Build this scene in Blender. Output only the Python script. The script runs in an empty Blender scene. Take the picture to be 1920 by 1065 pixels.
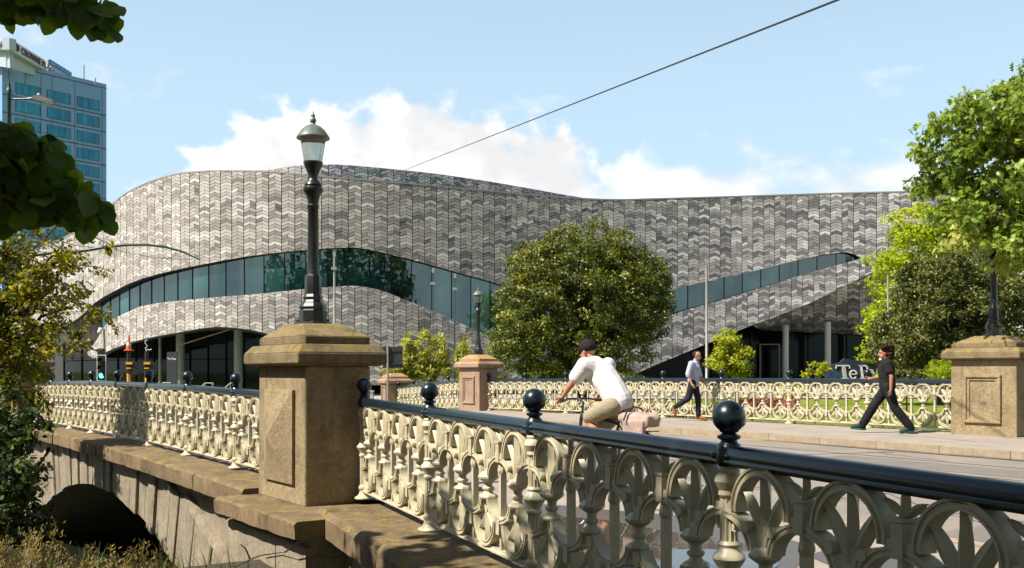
import bpy, bmesh, math, random
import numpy as np
from mathutils import Vector, Matrix, Quaternion

R = math.radians
sc = bpy.context.scene
col = sc.collection
F = 1900.0            # focal length in photo pixels (1920 wide)
EYE = 1.35            # eye height
HOR = 697.0           # horizon row

# ------------------------------------------------------------------ camera
cam_d = bpy.data.cameras.new('camera')
cam = bpy.data.objects.new('camera', cam_d)
col.objects.link(cam)
cam.location = (0, 0, EYE)
cam.rotation_euler = (R(90), 0, 0)
cam_d.sensor_width = 36.0
cam_d.lens = 36.0 * F / 1920.0
cam_d.shift_y = (HOR - 532.5) / 1920.0
cam_d.clip_start = 0.05
cam_d.clip_end = 6000
sc.camera = cam

# ------------------------------------------------------------------ light
SUN_EL = 50.0
SUN_AZ = math.degrees(math.atan2(-0.907, -0.42))   # from the left, a little behind the viewer
sun_d = bpy.data.lights.new('sun', 'SUN')
sun_d.energy = 5.0
sun_d.angle = R(0.53)
sun_d.color = (1.0, 0.93, 0.83)
sun = bpy.data.objects.new('sun', sun_d)
col.objects.link(sun)
sdir = Vector((math.sin(R(SUN_AZ)) * math.cos(R(SUN_EL)), math.cos(R(SUN_AZ)) * math.cos(R(SUN_EL)), math.sin(R(SUN_EL))))
sun.rotation_euler = sdir.to_track_quat('Z', 'Y').to_euler()
sun.location = sdir * 60

world = bpy.data.worlds.new('World')
sc.world = world
world.use_nodes = True
def build_world():
    nt = world.node_tree
    N, L = nt.nodes, nt.links
    N.clear()
    def nd(t, **k):
        n = N.new(t)
        for a, b in k.items():
            setattr(n, a, b)
        return n
    def M(op, a, b=None, c=None):
        n = nd('ShaderNodeMath', operation=op)
        for i, v in enumerate((a, b, c)):
            if v is None: continue
            if isinstance(v, (int, float)): n.inputs[i].default_value = v
            else: L.new(v, n.inputs[i])
        return n.outputs[0]
    def MR(v, a, b, c=0.0, d=1.0):
        n = nd('ShaderNodeMapRange', interpolation_type='SMOOTHSTEP')
        L.new(v, n.inputs[0])
        for i, x in enumerate((a, b, c, d)): n.inputs[1 + i].default_value = x
        return n.outputs[0]
    sky = nd('ShaderNodeTexSky', sky_type='NISHITA', sun_disc=False)
    sky.sun_elevation = R(SUN_EL); sky.sun_rotation = R(SUN_AZ)
    sky.air_density = 1.0; sky.dust_density = 0.6; sky.ozone_density = 1.0
    tc = nd('ShaderNodeTexCoord')
    sep = nd('ShaderNodeSeparateXYZ'); L.new(tc.outputs['Generated'], sep.inputs[0])
    x, y, z = sep.outputs
    az = M('ARCTAN2', x, y)
    el = M('ARCSINE', z)
    # bumpy cumulus relief
    mp = nd('ShaderNodeMapping'); mp.inputs['Scale'].default_value = (1, 1, 1.25)
    L.new(tc.outputs['Generated'], mp.inputs[0])
    n1 = nd('ShaderNodeTexNoise'); n1.inputs['Scale'].default_value = 11; n1.inputs['Detail'].default_value = 4; n1.inputs['Roughness'].default_value = 0.5
    L.new(mp.outputs[0], n1.inputs['Vector'])
    n4 = nd('ShaderNodeTexNoise'); n4.inputs['Scale'].default_value = 34; n4.inputs['Detail'].default_value = 6; n4.inputs['Roughness'].default_value = 0.6
    L.new(mp.outputs[0], n4.inputs['Vector'])
    bil = M('ABSOLUTE', M('SUBTRACT', n1.outputs[0], 0.5))       # billowed noise gives rounded heads
    bump = M('ADD', M('MULTIPLY', M('SUBTRACT', 0.09, bil), 0.20), M('MULTIPLY', M('SUBTRACT', n4.outputs[0], 0.5), 0.045))
    # height of the cloud bank round the horizon
    fc = nd('ShaderNodeFloatCurve')
    u = M('ADD', M('MULTIPLY', az, 1 / (2 * math.pi)), 0.5)
    L.new(u, fc.inputs['Value'])
    def azu(px): return math.atan((px - 960) / F) / (2 * math.pi) + 0.5
    def elv(px, py):
        r = (px - 960) / F
        return math.atan((HOR - py) / F / math.hypot(1, r))
    tops = [(-400, 330), (-60, 60), (10, 75), (70, 250), (190, 420), (245, 352), (330, 318), (430, 262), (520, 226), (590, 214), (655, 236), (720, 200),
            (800, 188), (880, 200), (940, 232), (1000, 268), (1040, 262), (1085, 300), (1130, 326), (1190, 312), (1260, 298), (1340, 285),
            (1400, 300), (1450, 322), (1515, 330), (1570, 315), (1650, 302), (1710, 310), (1760, 360), (1900, 380)]
    cv = fc.mapping.curves[0]
    pts = [(azu(a), elv(a, b) / 0.5) for a, b in tops]
    pts = [(0.0, 0.35), (0.08, 0.25), (0.16, 0.5), (0.24, 0.3), (0.31, 0.45), (0.37, 0.2)] + pts + [(0.62, 0.3), (0.70, 0.5), (0.78, 0.22), (0.86, 0.45), (0.93, 0.3), (1.0, 0.35)]
    while len(cv.points) < len(pts): cv.points.new(0.5, 0.5)
    pts.sort()
    for p, q in zip(cv.points, pts):
        p.location = q; p.handle_type = 'AUTO_CLAMPED'
    fc.mapping.update()
    top = M('MULTIPLY', fc.outputs[0], 0.5)
    h = M('ADD', M('SUBTRACT', M('ADD', top, 0.004), el), bump)
    # softer, thinner cloud to the sides of the main bank
    main = MR(M('ABSOLUTE', M('SUBTRACT', az, -0.125)), 0.20, 0.29, 1.0, 0.0)
    crisp, soft = MR(h, -0.005, 0.020), MR(h, -0.012, 0.032)
    mask = M('ADD', M('MULTIPLY', crisp, main), M('MULTIPLY', soft, M('SUBTRACT', 1.0, main)))
    n3 = nd('ShaderNodeTexNoise'); n3.inputs['Scale'].default_value = 6; n3.inputs['Detail'].default_value = 4; n3.inputs['Roughness'].default_value = 0.55
    L.new(mp.outputs[0], n3.inputs['Vector'])
    thin = MR(n3.outputs[0], 0.34, 0.62, 0.55, 0.95)
    mask = M('MULTIPLY', mask, M('MAXIMUM', main, thin))
    # a few loose wisps over the whole sky
    mp2 = nd('ShaderNodeMapping'); mp2.inputs['Scale'].default_value = (1, 1, 2.0); mp2.inputs['Location'].default_value = (3.1, 0.4, 1.7)
    L.new(tc.outputs['Generated'], mp2.inputs[0])
    n2 = nd('ShaderNodeTexNoise'); n2.inputs['Scale'].default_value = 5.5; n2.inputs['Detail'].default_value = 5; n2.inputs['Roughness'].default_value = 0.55
    L.new(mp2.outputs[0], n2.inputs['Vector'])
    wisp = MR(n2.outputs[0], 0.60, 0.74, 0.0, 0.75)
    mask = M('MAXIMUM', mask, wisp)
    mask = M('MULTIPLY', mask, MR(z, -0.02, 0.0))
    # shaded folds inside the cloud
    shade = MR(M('ADD', n3.outputs[0], M('MULTIPLY', bump, 3.0)), 0.40, 0.60, 0.0, 1.0)
    ccol = nd('ShaderNodeMix', data_type='RGBA')
    L.new(shade, ccol.inputs[0])
    ccol.inputs[6].default_value = (0.72, 0.725, 0.74, 1); ccol.inputs[7].default_value = (1.0, 0.985, 0.96, 1)
    sks = nd('ShaderNodeVectorMath', operation='SCALE'); L.new(sky.outputs[0], sks.inputs[0]); sks.inputs['Scale'].default_value = SKY_K
    cls = nd('ShaderNodeVectorMath', operation='SCALE'); L.new(ccol.outputs[2], cls.inputs[0]); cls.inputs['Scale'].default_value = CLOUD_K
    # thin summer haze veil whitens the blue
    hz = nd('ShaderNodeMix', data_type='RGBA'); L.new(MR(el, 0.22, 0.75, 0.62, 0.02), hz.inputs[0])
    L.new(sks.outputs[0], hz.inputs[6]); hz.inputs[7].default_value = (0.62 * CLOUD_K * 1.03, 0.845 * CLOUD_K * 1.03, 1.0 * CLOUD_K * 1.03, 1)
    mx = nd('ShaderNodeMix', data_type='RGBA'); L.new(mask, mx.inputs[0]); L.new(hz.outputs[2], mx.inputs[6]); L.new(cls.outputs[0], mx.inputs[7])
    bg = nd('ShaderNodeBackground'); bg.inputs['Strength'].default_value = SKY_STRENGTH
    L.new(mx.outputs[2], bg.inputs[0])
    out = nd('ShaderNodeOutputWorld'); L.new(bg.outputs[0], out.inputs[0])
SKY_STRENGTH = 0.06
SKY_K = 1.0
CLOUD_K = 10.2
build_world()
world.cycles.sampling_method = 'MANUAL'
world.cycles.sample_map_resolution = 512

sc.view_settings.view_transform = 'Standard'
sc.view_settings.look = 'None'
sc.view_settings.gamma = 1.0
sc.view_settings.use_curve_mapping = False
sc.view_settings.exposure = 1.0
sc.cycles.use_denoising = True
try:
    sc.cycles.denoiser = 'OPENIMAGEDENOISE'
except Exception:
    pass
sc.cycles.max_bounces = 5
sc.cycles.diffuse_bounces = 3
sc.cycles.glossy_bounces = 3
sc.cycles.transmission_bounces = 4
sc.cycles.caustics_reflective = False
sc.cycles.caustics_refractive = False
sc.cycles.use_adaptive_sampling = True
sc.cycles.adaptive_threshold = 0.02
sc.cycles.transparent_max_bounces = 4
sc.cycles.sample_clamp_indirect = 6.0

# ------------------------------------------------------------------ helpers
def P(x, y, Y):
    """photo column/row at distance Y -> world point"""
    return Vector(((x - 960) / F * Y, Y, EYE + (HOR - y) / F * Y))

class MB:
    def __init__(s): s.v = []; s.f = []
    def add(s, v, f):
        o = len(s.v); s.v.extend([tuple(p) for p in v]); s.f.extend([tuple(i + o for i in q) for q in f])
        return s
    def box(s, c, size, rz=0.0, m=None):
        x, y, z = [k / 2 for k in size]
        v = [Vector(p) for p in ((-x,-y,-z),(x,-y,-z),(x,y,-z),(-x,y,-z),(-x,-y,z),(x,-y,z),(x,y,z),(-x,y,z))]
        q = m if m is not None else Matrix.Rotation(rz, 3, 'Z')
        v = [q @ p + Vector(c) for p in v]
        return s.add(v, [(0,3,2,1),(4,5,6,7),(0,1,5,4),(1,2,6,5),(2,3,7,6),(3,0,4,7)])
    def frustum(s, c, lo, hi, z0, z1, rz=0.0):
        v = []
        for (w, d), z in ((lo, z0), (hi, z1)):
            for a, b in ((-1,-1),(1,-1),(1,1),(-1,1)): v.append(Matrix.Rotation(rz, 3, 'Z') @ Vector((a*w/2, b*d/2, 0)) + Vector((c[0], c[1], z)))
        return s.add(v, [(0,3,2,1),(4,5,6,7),(0,1,5,4),(1,2,6,5),(2,3,7,6),(3,0,4,7)])
    def prism(s, poly, y0, y1, m=None):
        """poly in (x,z), extruded in y; m maps local to parent"""
        n = len(poly)
        v = [Vector((a, y0, b)) for a, b in poly] + [Vector((a, y1, b)) for a, b in poly]
        if m is not None: v = [m @ p for p in v]
        f = [tuple(range(n)), tuple(range(2*n-1, n-1, -1))] + [(i, i+n, (i+1)%n+n, (i+1)%n) for i in range(n)]
        return s.add(v, f)
    def lathe(s, prof, seg=16, c=(0,0,0), m=None, flute=None, sq=1.0):
        """prof list of (r,z); flute=(n,depth,z0,z1)"""
        v = []; f = []; k = len(prof)
        for (r, z) in prof:
            for i in range(seg):
                a = 2*math.pi*(i+.5)/seg; rr = r
                if flute and flute[2] <= z <= flute[3] and i % 2: rr = r - flute[1]
                v.append(Vector((rr*math.cos(a), rr*sq*math.sin(a), z)))
        for j in range(k-1):
            for i in range(seg):
                f.append((j*seg+i, j*seg+(i+1)%seg, (j+1)*seg+(i+1)%seg, (j+1)*seg+i))
        f.append(tuple(range(seg-1, -1, -1))); f.append(tuple(range((k-1)*seg, k*seg)))
        if m is not None: v = [m @ p for p in v]
        v = [p + Vector(c) for p in v]
        return s.add(v, f)
    def tube(s, pts, rad, seg=8, cap=True):
        pts = [Vector(p) for p in pts]; n = len(pts)
        if not hasattr(rad, '__len__'): rad = [rad]*n
        v = []; f = []; up = None
        for i, p in enumerate(pts):
            d = (pts[min(i+1, n-1)] - pts[max(i-1, 0)])
            if d.length < 1e-9: d = Vector((0,0,1))
            d.normalize()
            if up is None:
                up = Vector((0,0,1)) if abs(d.z) < .9 else Vector((1,0,0))
            a = d.cross(up)
            if a.length < 1e-6: a = d.cross(Vector((0,1,0)))
            a.normalize(); b = a.cross(d).normalized(); up = b
            for k in range(seg):
                t = 2*math.pi*k/seg
                v.append(p + (a*math.cos(t) + b*math.sin(t))*rad[i])
        for i in range(n-1):
            for k in range(seg):
                f.append((i*seg+k, i*seg+(k+1)%seg, (i+1)*seg+(k+1)%seg, (i+1)*seg+k))
        if cap:
            f.append(tuple(range(seg-1,-1,-1))); f.append(tuple(range((n-1)*seg, n*seg)))
        return s.add(v, f)
    def sphere(s, c, r, seg=14, rings=9, m=None):
        if not hasattr(r, '__len__'): r = (r, r, r)
        v = []; f = []
        for j in range(rings+1):
            th = math.pi*j/rings
            for i in range(seg):
                a = 2*math.pi*i/seg
                p = Vector((r[0]*math.sin(th)*math.cos(a), r[1]*math.sin(th)*math.sin(a), r[2]*math.cos(th)))
                v.append((m @ p if m is not None else p) + Vector(c))
        for j in range(rings):
            for i in range(seg):
                if j == 0: f.append((i, seg+i, seg+(i+1)%seg))
                elif j == rings-1: f.append((j*seg+i, (j+1)*seg+i, j*seg+(i+1)%seg))
                else: f.append((j*seg+i, (j+1)*seg+i, (j+1)*seg+(i+1)%seg, j*seg+(i+1)%seg))
        return s.add(v, f)
    def band(s, pts, w, y0, y1):
        """ribbon following 2-D (x,z) pts with half-width w, extruded y0..y1"""
        n = len(pts); L_ = []; R_ = []
        for i in range(n):
            a = Vector(pts[max(i-1,0)]); b = Vector(pts[min(i+1,n-1)])
            d = (b-a).normalized(); nn = Vector((-d.y, d.x))
            L_.append(Vector(pts[i]) + nn*w); R_.append(Vector(pts[i]) - nn*w)
        v = []
        for i in range(n):
            v += [(L_[i].x, y0, L_[i].y), (L_[i].x, y1, L_[i].y), (R_[i].x, y1, R_[i].y), (R_[i].x, y0, R_[i].y)]
        f = []
        for i in range(n-1):
            for k in range(4): f.append((i*4+k, i*4+(k+1)%4, i*4+4+(k+1)%4, i*4+4+k))
        f += [(3,2,1,0), tuple(range(4*n-4, 4*n))]
        return s.add(v, f)
    def mesh(s, name, mat=None, smooth=None):
        me = bpy.data.meshes.new(name)
        me.from_pydata([tuple(p) for p in s.v], [], s.f)
        bm = bmesh.new(); bm.from_mesh(me)
        bmesh.ops.recalc_face_normals(bm, faces=bm.faces)
        bm.to_mesh(me); bm.free()
        if mat: me.materials.append(mat)
        if smooth is not None:
            for p in me.polygons: p.use_smooth = True
            if smooth < 180: me.set_sharp_from_angle(angle=R(smooth))
        return me
    def build(s, name, mat=None, parent=None, smooth=None, **tg):
        return obj(name, s.mesh(name, mat, smooth), parent, **tg)

def obj(name, data, parent=None, loc=None, rz=None, label=None, cat=None, group=None, kind=None):
    o = bpy.data.objects.new(name, data)
    col.objects.link(o)
    if parent is not None: o.parent = parent
    if loc is not None: o.location = loc
    if rz is not None: o.rotation_euler = (0, 0, rz)
    if label: o['label'] = label
    if cat: o['category'] = cat
    if group: o['group'] = group
    if kind: o['kind'] = kind
    return o
def thing(name, label, cat, loc=(0,0,0), rz=0.0, group=None):
    return obj(name, None, None, loc, rz, label, cat, group)

# ------------------------------------------------------------------ materials
ALB = .74     # overall paint and stone reflectance
def new_mat(name):
    m = bpy.data.materials.new(name); m.use_nodes = True
    nt = m.node_tree
    return m, nt, nt.nodes['Principled BSDF']
def noise_node(nt, scale, detail=5, rough=.6, coord='Object', stretch=None):
    tc = nt.nodes.new('ShaderNodeTexCoord'); n = nt.nodes.new('ShaderNodeTexNoise')
    n.inputs['Scale'].default_value = scale; n.inputs['Detail'].default_value = detail; n.inputs['Roughness'].default_value = rough
    if stretch:
        mp = nt.nodes.new('ShaderNodeMapping'); mp.inputs['Scale'].default_value = stretch
        nt.links.new(tc.outputs[coord], mp.inputs[0]); nt.links.new(mp.outputs[0], n.inputs['Vector'])
    else: nt.links.new(tc.outputs[coord], n.inputs['Vector'])
    return n
def ramp(nt, fac, stops):
    r = nt.nodes.new('ShaderNodeValToRGB'); e = r.color_ramp.elements
    while len(e) < len(stops): e.new(.5)
    for k, (p, c) in zip(e, stops): k.position = p; k.color = (*c, 1)
    nt.links.new(fac, r.inputs[0]); return r.outputs[0]
def mixc(nt, fac, a, b, mode='MIX'):
    n = nt.nodes.new('ShaderNodeMix'); n.data_type = 'RGBA'; n.blend_type = mode
    for i, v in ((0, fac), (6, a), (7, b)):
        if hasattr(v, 'links') or hasattr(v, 'is_linked'): nt.links.new(v, n.inputs[i])
        elif isinstance(v, tuple): n.inputs[i].default_value = (*v, 1) if len(v) == 3 else v
        else: n.inputs[i].default_value = v
    return n.outputs[2]
def bump(nt, bs, h, strength=.3, dist=.02):
    b = nt.nodes.new('ShaderNodeBump'); b.inputs['Strength'].default_value = strength; b.inputs['Distance'].default_value = dist
    nt.links.new(h, b.inputs['Height']); nt.links.new(b.outputs[0], bs.inputs['Normal'])
def mat(name, c, rough=.6, metal=0.0, var=.15, scale=6.0, bmp=0.0, bscale=None, spec=.5, coord='Object', coat=0.0, ior=None, bdist=.01):
    m, nt, bs = new_mat(name)
    bs.inputs['Roughness'].default_value = rough; bs.inputs['Metallic'].default_value = metal
    bs.inputs['Specular IOR Level'].default_value = spec
    if ior: bs.inputs['IOR'].default_value = ior
    if coat: bs.inputs['Coat Weight'].default_value = coat; bs.inputs['Coat Roughness'].default_value = .08
    n = noise_node(nt, scale, coord=coord)
    c = tuple(k*ALB for k in c)
    lo = tuple(k*(1-var) for k in c); hi = tuple(min(1, k*(1+var)) for k in c)
    nt.links.new(ramp(nt, n.outputs[0], [(.3, lo), (.7, hi)]), bs.inputs['Base Color'])
    if bmp:
        n2 = noise_node(nt, bscale or scale*6, coord=coord); bump(nt, bs, n2.outputs[0], bmp, bdist)
    return m
def stone_mat(name, base, lichen=.35, lcol=(.42, .26, .05), dark=.45, scale=2.0):
    base = tuple(k*ALB for k in base); lcol = tuple(k*ALB for k in lcol)
    m, nt, bs = new_mat(name); L = nt.links
    bs.inputs['Roughness'].default_value = .92; bs.inputs['Specular IOR Level'].default_value = .25
    a = noise_node(nt, scale, 8, .65); b = noise_node(nt, scale*9, 6, .7); g = noise_node(nt, scale*45, 3, .6)
    c1 = ramp(nt, a.outputs[0], [(.28, tuple(k*dark for k in base)), (.5, base), (.75, tuple(min(1, k*1.25) for k in base))])
    c2 = mixc(nt, .55, c1, ramp(nt, b.outputs[0], [(.3, (.35, .33, .31)), (.7, (1.0, 1.0, 1.0))]), 'MULTIPLY')
    # soot streaks running down
    st = noise_node(nt, 3.0, 4, .6, stretch=(2.2, 2.2, .5))
    c2 = mixc(nt, .35, c2, ramp(nt, st.outputs[0], [(.33, (.45, .42, .39)), (.5, (1, 1, 1))]), 'MULTIPLY')
    c2 = mixc(nt, .5, c2, ramp(nt, g.outputs[0], [(.36, (.42, .40, .37)), (.52, (1, 1, 1)), (.68, (1.15, 1.15, 1.12))]), 'MULTIPLY')
    geo = nt.nodes.new('ShaderNodeNewGeometry'); sp = nt.nodes.new('ShaderNodeSeparateXYZ'); L.new(geo.outputs['Normal'], sp.inputs[0])
    up = nt.nodes.new('ShaderNodeMapRange'); L.new(sp.outputs[2], up.inputs[0]); up.inputs[1].default_value = .15; up.inputs[2].default_value = .7
    ln = noise_node(nt, scale*2.4, 8, .7)
    lm = nt.nodes.new('ShaderNodeMapRange'); L.new(ln.outputs[0], lm.inputs[0]); lm.inputs[1].default_value = .62-lichen*.3; lm.inputs[2].default_value = .74-lichen*.25
    mu = nt.nodes.new('ShaderNodeMath'); mu.operation = 'MULTIPLY'; L.new(up.outputs[0], mu.inputs[0]); L.new(lm.outputs[0], mu.inputs[1])
    mo = nt.nodes.new('ShaderNodeMath'); mo.operation = 'MULTIPLY'; L.new(mu.outputs[0], mo.inputs[0]); mo.inputs[1].default_value = .75
    c3 = mixc(nt, mo.outputs[0], c2, lcol)
    L.new(c3, bs.inputs['Base Color'])
    ad = nt.nodes.new('ShaderNodeMath'); ad.operation = 'ADD'; L.new(b.outputs[0], ad.inputs[0]); L.new(g.outputs[0], ad.inputs[1])
    bump(nt, bs, ad.outputs[0], .9, .02)
    return m
def attr_mat(name, attr='col', rough=.6, spec=.35, bmp=0.0):
    m, nt, bs = new_mat(name)
    a = nt.nodes.new('ShaderNodeAttribute'); a.attribute_name = attr
    n = noise_node(nt, 3.0, 4, .6)
    nt.links.new(mixc(nt, .35, a.outputs['Color'], ramp(nt, n.outputs[0], [(.3, (.72, .72, .72)), (.7, (1, 1, 1))]), 'MULTIPLY'), bs.inputs['Base Color'])
    bs.inputs['Roughness'].default_value = rough; bs.inputs['Specular IOR Level'].default_value = spec
    return m
def leaf_mat(name, stops, trans=.4, rough=.5, tcol=None):
    m, nt, bs = new_mat(name); L = nt.links
    a = nt.nodes.new('ShaderNodeAttribute'); a.attribute_name = 'lc'
    c = ramp(nt, a.outputs['Fac'], [(p_, tuple(k*.85 for k in q_)) for p_, q_ in stops])
    L.new(c, bs.inputs['Base Color']); bs.inputs['Roughness'].default_value = rough; bs.inputs['Specular IOR Level'].default_value = .35
    tr = nt.nodes.new('ShaderNodeBsdfTranslucent')
    L.new(mixc(nt, 1.0, c, tcol or (1.5, 1.35, .5), 'MULTIPLY'), tr.inputs[0])
    mx = nt.nodes.new('ShaderNodeMixShader'); mx.inputs[0].default_value = trans
    L.new(bs.outputs[0], mx.inputs[1]); L.new(tr.outputs[0], mx.inputs[2])
    L.new(mx.outputs[0], nt.nodes['Material Output'].inputs[0])
    return m

M_ = {}
M_['pier'] = stone_mat('pier_stone', (.52, .405, .235), .40, (.38, .28, .05), .58)
M_['pier_cap'] = stone_mat('pier_cap_stone', (.37, .285, .155), .46, (.40, .29, .05), .50, 2.6)
M_['pier_red'] = stone_mat('pier_sandstone', (.53, .365, .26), .62, (.62, .32, .02), .78)
M_['coping'] = stone_mat('coping_stone', (.33, .24, .135), .36, (.42, .31, .07), .42, 2.4)
M_['arch'] = stone_mat('arch_stone', (.47, .40, .29), .0, (.3, .25, .1), .62, 1.6)
M_['cream'] = mat('cream_paint', (.60, .535, .36), .42, var=.10, scale=9, bmp=.12, bscale=60, bdist=.003)
def grime(m, dark=(.20, .16, .09), lo=.30, hi=.43, sc_=16):
    nt = m.node_tree; bs = nt.nodes['Principled BSDF']; src = bs.inputs['Base Color'].links[0].from_socket
    n = noise_node(nt, sc_, 8, .72); n2 = noise_node(nt, 2.2, 4, .6)
    mr = nt.nodes.new('ShaderNodeMapRange'); nt.links.new(n.outputs[0], mr.inputs[0]); mr.inputs[1].default_value = hi; mr.inputs[2].default_value = lo; mr.inputs[4].default_value = .55
    mm = nt.nodes.new('ShaderNodeMath'); mm.operation = 'MULTIPLY'; nt.links.new(mr.outputs[0], mm.inputs[0]); nt.links.new(ramp(nt, n2.outputs[0], [(.35, (.15,)*3), (.6, (1,)*3)]), mm.inputs[1])
    nt.links.new(mixc(nt, mm.outputs[0], src, dark), bs.inputs['Base Color'])
grime(M_['cream'])
M_['black'] = mat('black_enamel', (.006, .017, .026), .30, var=.4, scale=30, bmp=.22, bscale=34, bdist=.003, coat=.12)
M_['iron'] = mat('lamp_iron', (.018, .021, .017), .33, var=.3, scale=20, bmp=.1, bscale=60, bdist=.002)
M_['lampcap'] = mat('lamp_cap_metal', (.15, .185, .15), .42, var=.2, scale=12)
M_['dirt'] = mat('recess_stone', (.10, .085, .065), .95, var=.3, scale=5, bmp=.4)
M_['asphalt'] = mat('asphalt', (.285, .245, .205), .86, var=.13, scale=1.1, bmp=.35, bscale=260, spec=.3, bdist=.004)
M_['path'] = mat('footpath_asphalt', (.37, .315, .26), .9, var=.12, scale=1.6, bmp=.3, bscale=300, spec=.25, bdist=.003)
M_['kerb'] = mat('kerb_concrete', (.40, .32, .22), .9, var=.2, scale=7, bmp=.4, bscale=120, spec=.25, bdist=.004)
M_['white_line'] = mat('white_line_paint', (.74, .72, .67), .7, var=.12, scale=14)
M_['yellow_line'] = mat('yellow_line_paint', (.80, .47, .02), .6, var=.12, scale=14)
M_['rail_steel'] = mat('tram_rail_steel', (.42, .36, .31), .4, metal=.6, var=.2, scale=6)
M_['grass'] = mat('lawn_grass', (.155, .19, .022), .95, var=.35, scale=1.6, bmp=.8, bscale=30, spec=.15, bdist=.05)
M_['soil'] = mat('bank_soil', (.045, .038, .022), .97, var=.4, scale=2.5, bmp=.7, bscale=18, bdist=.05)
M_['paving'] = mat('plaza_paving', (.42, .39, .35), .85, var=.10, scale=.8, bmp=.1)
M_['bark'] = mat('bark', (.085, .062, .045), .95, var=.35, scale=9, bmp=.8, bscale=30, bdist=.03)
M_['galv'] = mat('galvanised_steel', (.36, .345, .31), .5, metal=.2, var=.12, scale=12)
M_['dark_metal'] = mat('dark_metal', (.03, .033, .035), .5, var=.2, scale=12)
M_['green_metal'] = mat('dark_green_metal', (.016, .055, .048), .4, var=.2, scale=10)
M_['white'] = mat('white_panel', (.72, .71, .68), .5, var=.06, scale=3)
# ------------------------------------------------------------------ bridge frame: t along the bridge, n across it
O = Vector((-2.42, 11.56, 0)); BD = Vector((-0.565, 0.825, 0)); ND = Vector((0.825, 0.565, 0))
BANG = math.atan2(BD.y, BD.x)
def B(t, n, z=0.0): return O + BD*t + ND*n + Vector((0, 0, z))
def beyond(t): return -min(.42, .045*max(0.0, t-17.6))
def camz(t):
    if t < 0: return .045 + .0098*t
    return .125 - .0011*(t-8.5)**2 if t < 17 else .045 + beyond(t)
def farz(t):
    tt = max(-3.0, min(t, 17.6)); return .15 - .0004*(tt-2)**2 + beyond(t)
def deckz(t, n):
    k = min(1.0, max(0.0, n/14.0)); return camz(t)*(1-k) + farz(t)*k
rnd = random.Random(7)

# terrain: banks, river bed, lawns in one sheet that reaches the horizon
def smooth(a, b, x):
    k = min(1.0, max(0.0, (x-a)/(b-a))); return k*k*(3-2*k)
def ground_h(t, n):
    d = abs(t-8.1)
    ch = 1 - (smooth(7.8, 8.3, d) if -2 < n < 16 else smooth(5.8, 9.2, d))
    base = -.42 + (.10 if n > 14 else 0.0)*(1-smooth(10, 20, t))
    if n < 0: base = -.35 - .25*smooth(-9, -2, t)
    if t > 17: base = -.50
    return base*(1-ch) + (-3.1)*ch + (.06*math.sin(t*1.7+n)*math.sin(n*1.3-t*.4) if ch < .98 else 0)*(1 if abs(n) < 60 else 0)
ts = sorted(set([-2500, -900, -300, -120, -60, -30] + [round(-20+.8*i, 2) for i in range(62)] + [33, 40, 50, 62, 80, 110, 160, 300, 900, 2500]))
ns = sorted(set([-2500, -900, -300, -120, -60] + [round(-40+1.1*i, 2) for i in range(92)] + [65, 75, 90, 120, 180, 300, 900, 2500]))
g = MB()
g.v = [tuple(B(t, n, ground_h(t, n) if not (-.4 < n < 14.3) or abs(t-8.1) < 9 else -.6)) for t in ts for n in ns]
k = len(ns)
g.f = [(i*k+j, (i+1)*k+j, (i+1)*k+j+1, i*k+j+1) for i in range(len(ts)-1) for j in range(k-1)]
gm, nt, bs = new_mat('ground_grass_soil')
gn = noise_node(nt, .35, 6, .65, 'Object'); gn2 = noise_node(nt, 6.0, 6, .7, 'Object')
gc = ramp(nt, gn.outputs[0], [(.32, (.09, .13, .012)), (.5, (.16, .20, .022)), (.68, (.24, .245, .04))])
nt.links.new(mixc(nt, .5, gc, ramp(nt, gn2.outputs[0], [(.3, (.45, .45, .45)), (.7, (1.1, 1.1, 1.1))]), 'MULTIPLY'), bs.inputs['Base Color'])
bs.inputs['Roughness'].default_value = .95; bs.inputs['Specular IOR Level'].default_value = .1
bump(nt, bs, gn2.outputs[0], .8, .05)
go = g.build('ground', gm, smooth=180, kind='structure')
go.data.materials.append(M_['soil'])
for i_, pl__ in enumerate(go.data.polygons):
    tt0, nn0 = ts[i_//(k-1)], ns[i_ % (k-1)]
    if nn0 < -.5 and -30 < tt0 < 24: pl__.material_index = 1

wm, nt, bs = new_mat('river_water')
bs.inputs['Base Color'].default_value = (.012, .016, .010, 1); bs.inputs['Roughness'].default_value = .06
wn = noise_node(nt, 2.2, 4, .5); bump(nt, bs, wn.outputs[0], .25, .05)
w = MB(); w.add([B(-1.5, -55, -2.62), B(17.5, -55, -2.62), B(17.5, 70, -2.62), B(-1.5, 70, -2.62)], [(0, 1, 2, 3)])
w.build('river_water', wm, kind='structure')

def strip(name, m, t0, t1, n0, n1, dz, step=1.0, kind='structure', edge=0.0):
    b = MB(); k = max(1, int((t1-t0)/step))
    for i in range(k+1):
        t = t0+(t1-t0)*i/k
        for n in (n0, n1): b.v.append(tuple(B(t, n, deckz(t, n)+dz)))
    b.f = [(2*i, 2*i+2, 2*i+3, 2*i+1) for i in range(k)]
    if edge:
        for s in (0, 1):
            o = len(b.v)
            for i in range(k+1):
                x, y, z = b.v[2*i+s]; b.v.append((x, y, z-edge))
            b.f += [(2*i+s, 2*i+2+s, o+i+1, o+i) for i in range(k)]
    return b.build(name, m, kind=kind)
NK = 2.78; FK = 10.74
strip('road', M_['asphalt'], -40, 60, NK+.1, FK-.05, -.115)
fpn = MB(); tt_ = [-40+.75*i for i in range(77)]
for t in tt_:
    n0 = .14 if t > -1.5 else .155+(t+1.33)*.2+.16
    fpn.v += [tuple(B(t, n0, deckz(t, max(0, n0))-.004)), tuple(B(t, NK, deckz(t, NK)-.004))]
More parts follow.
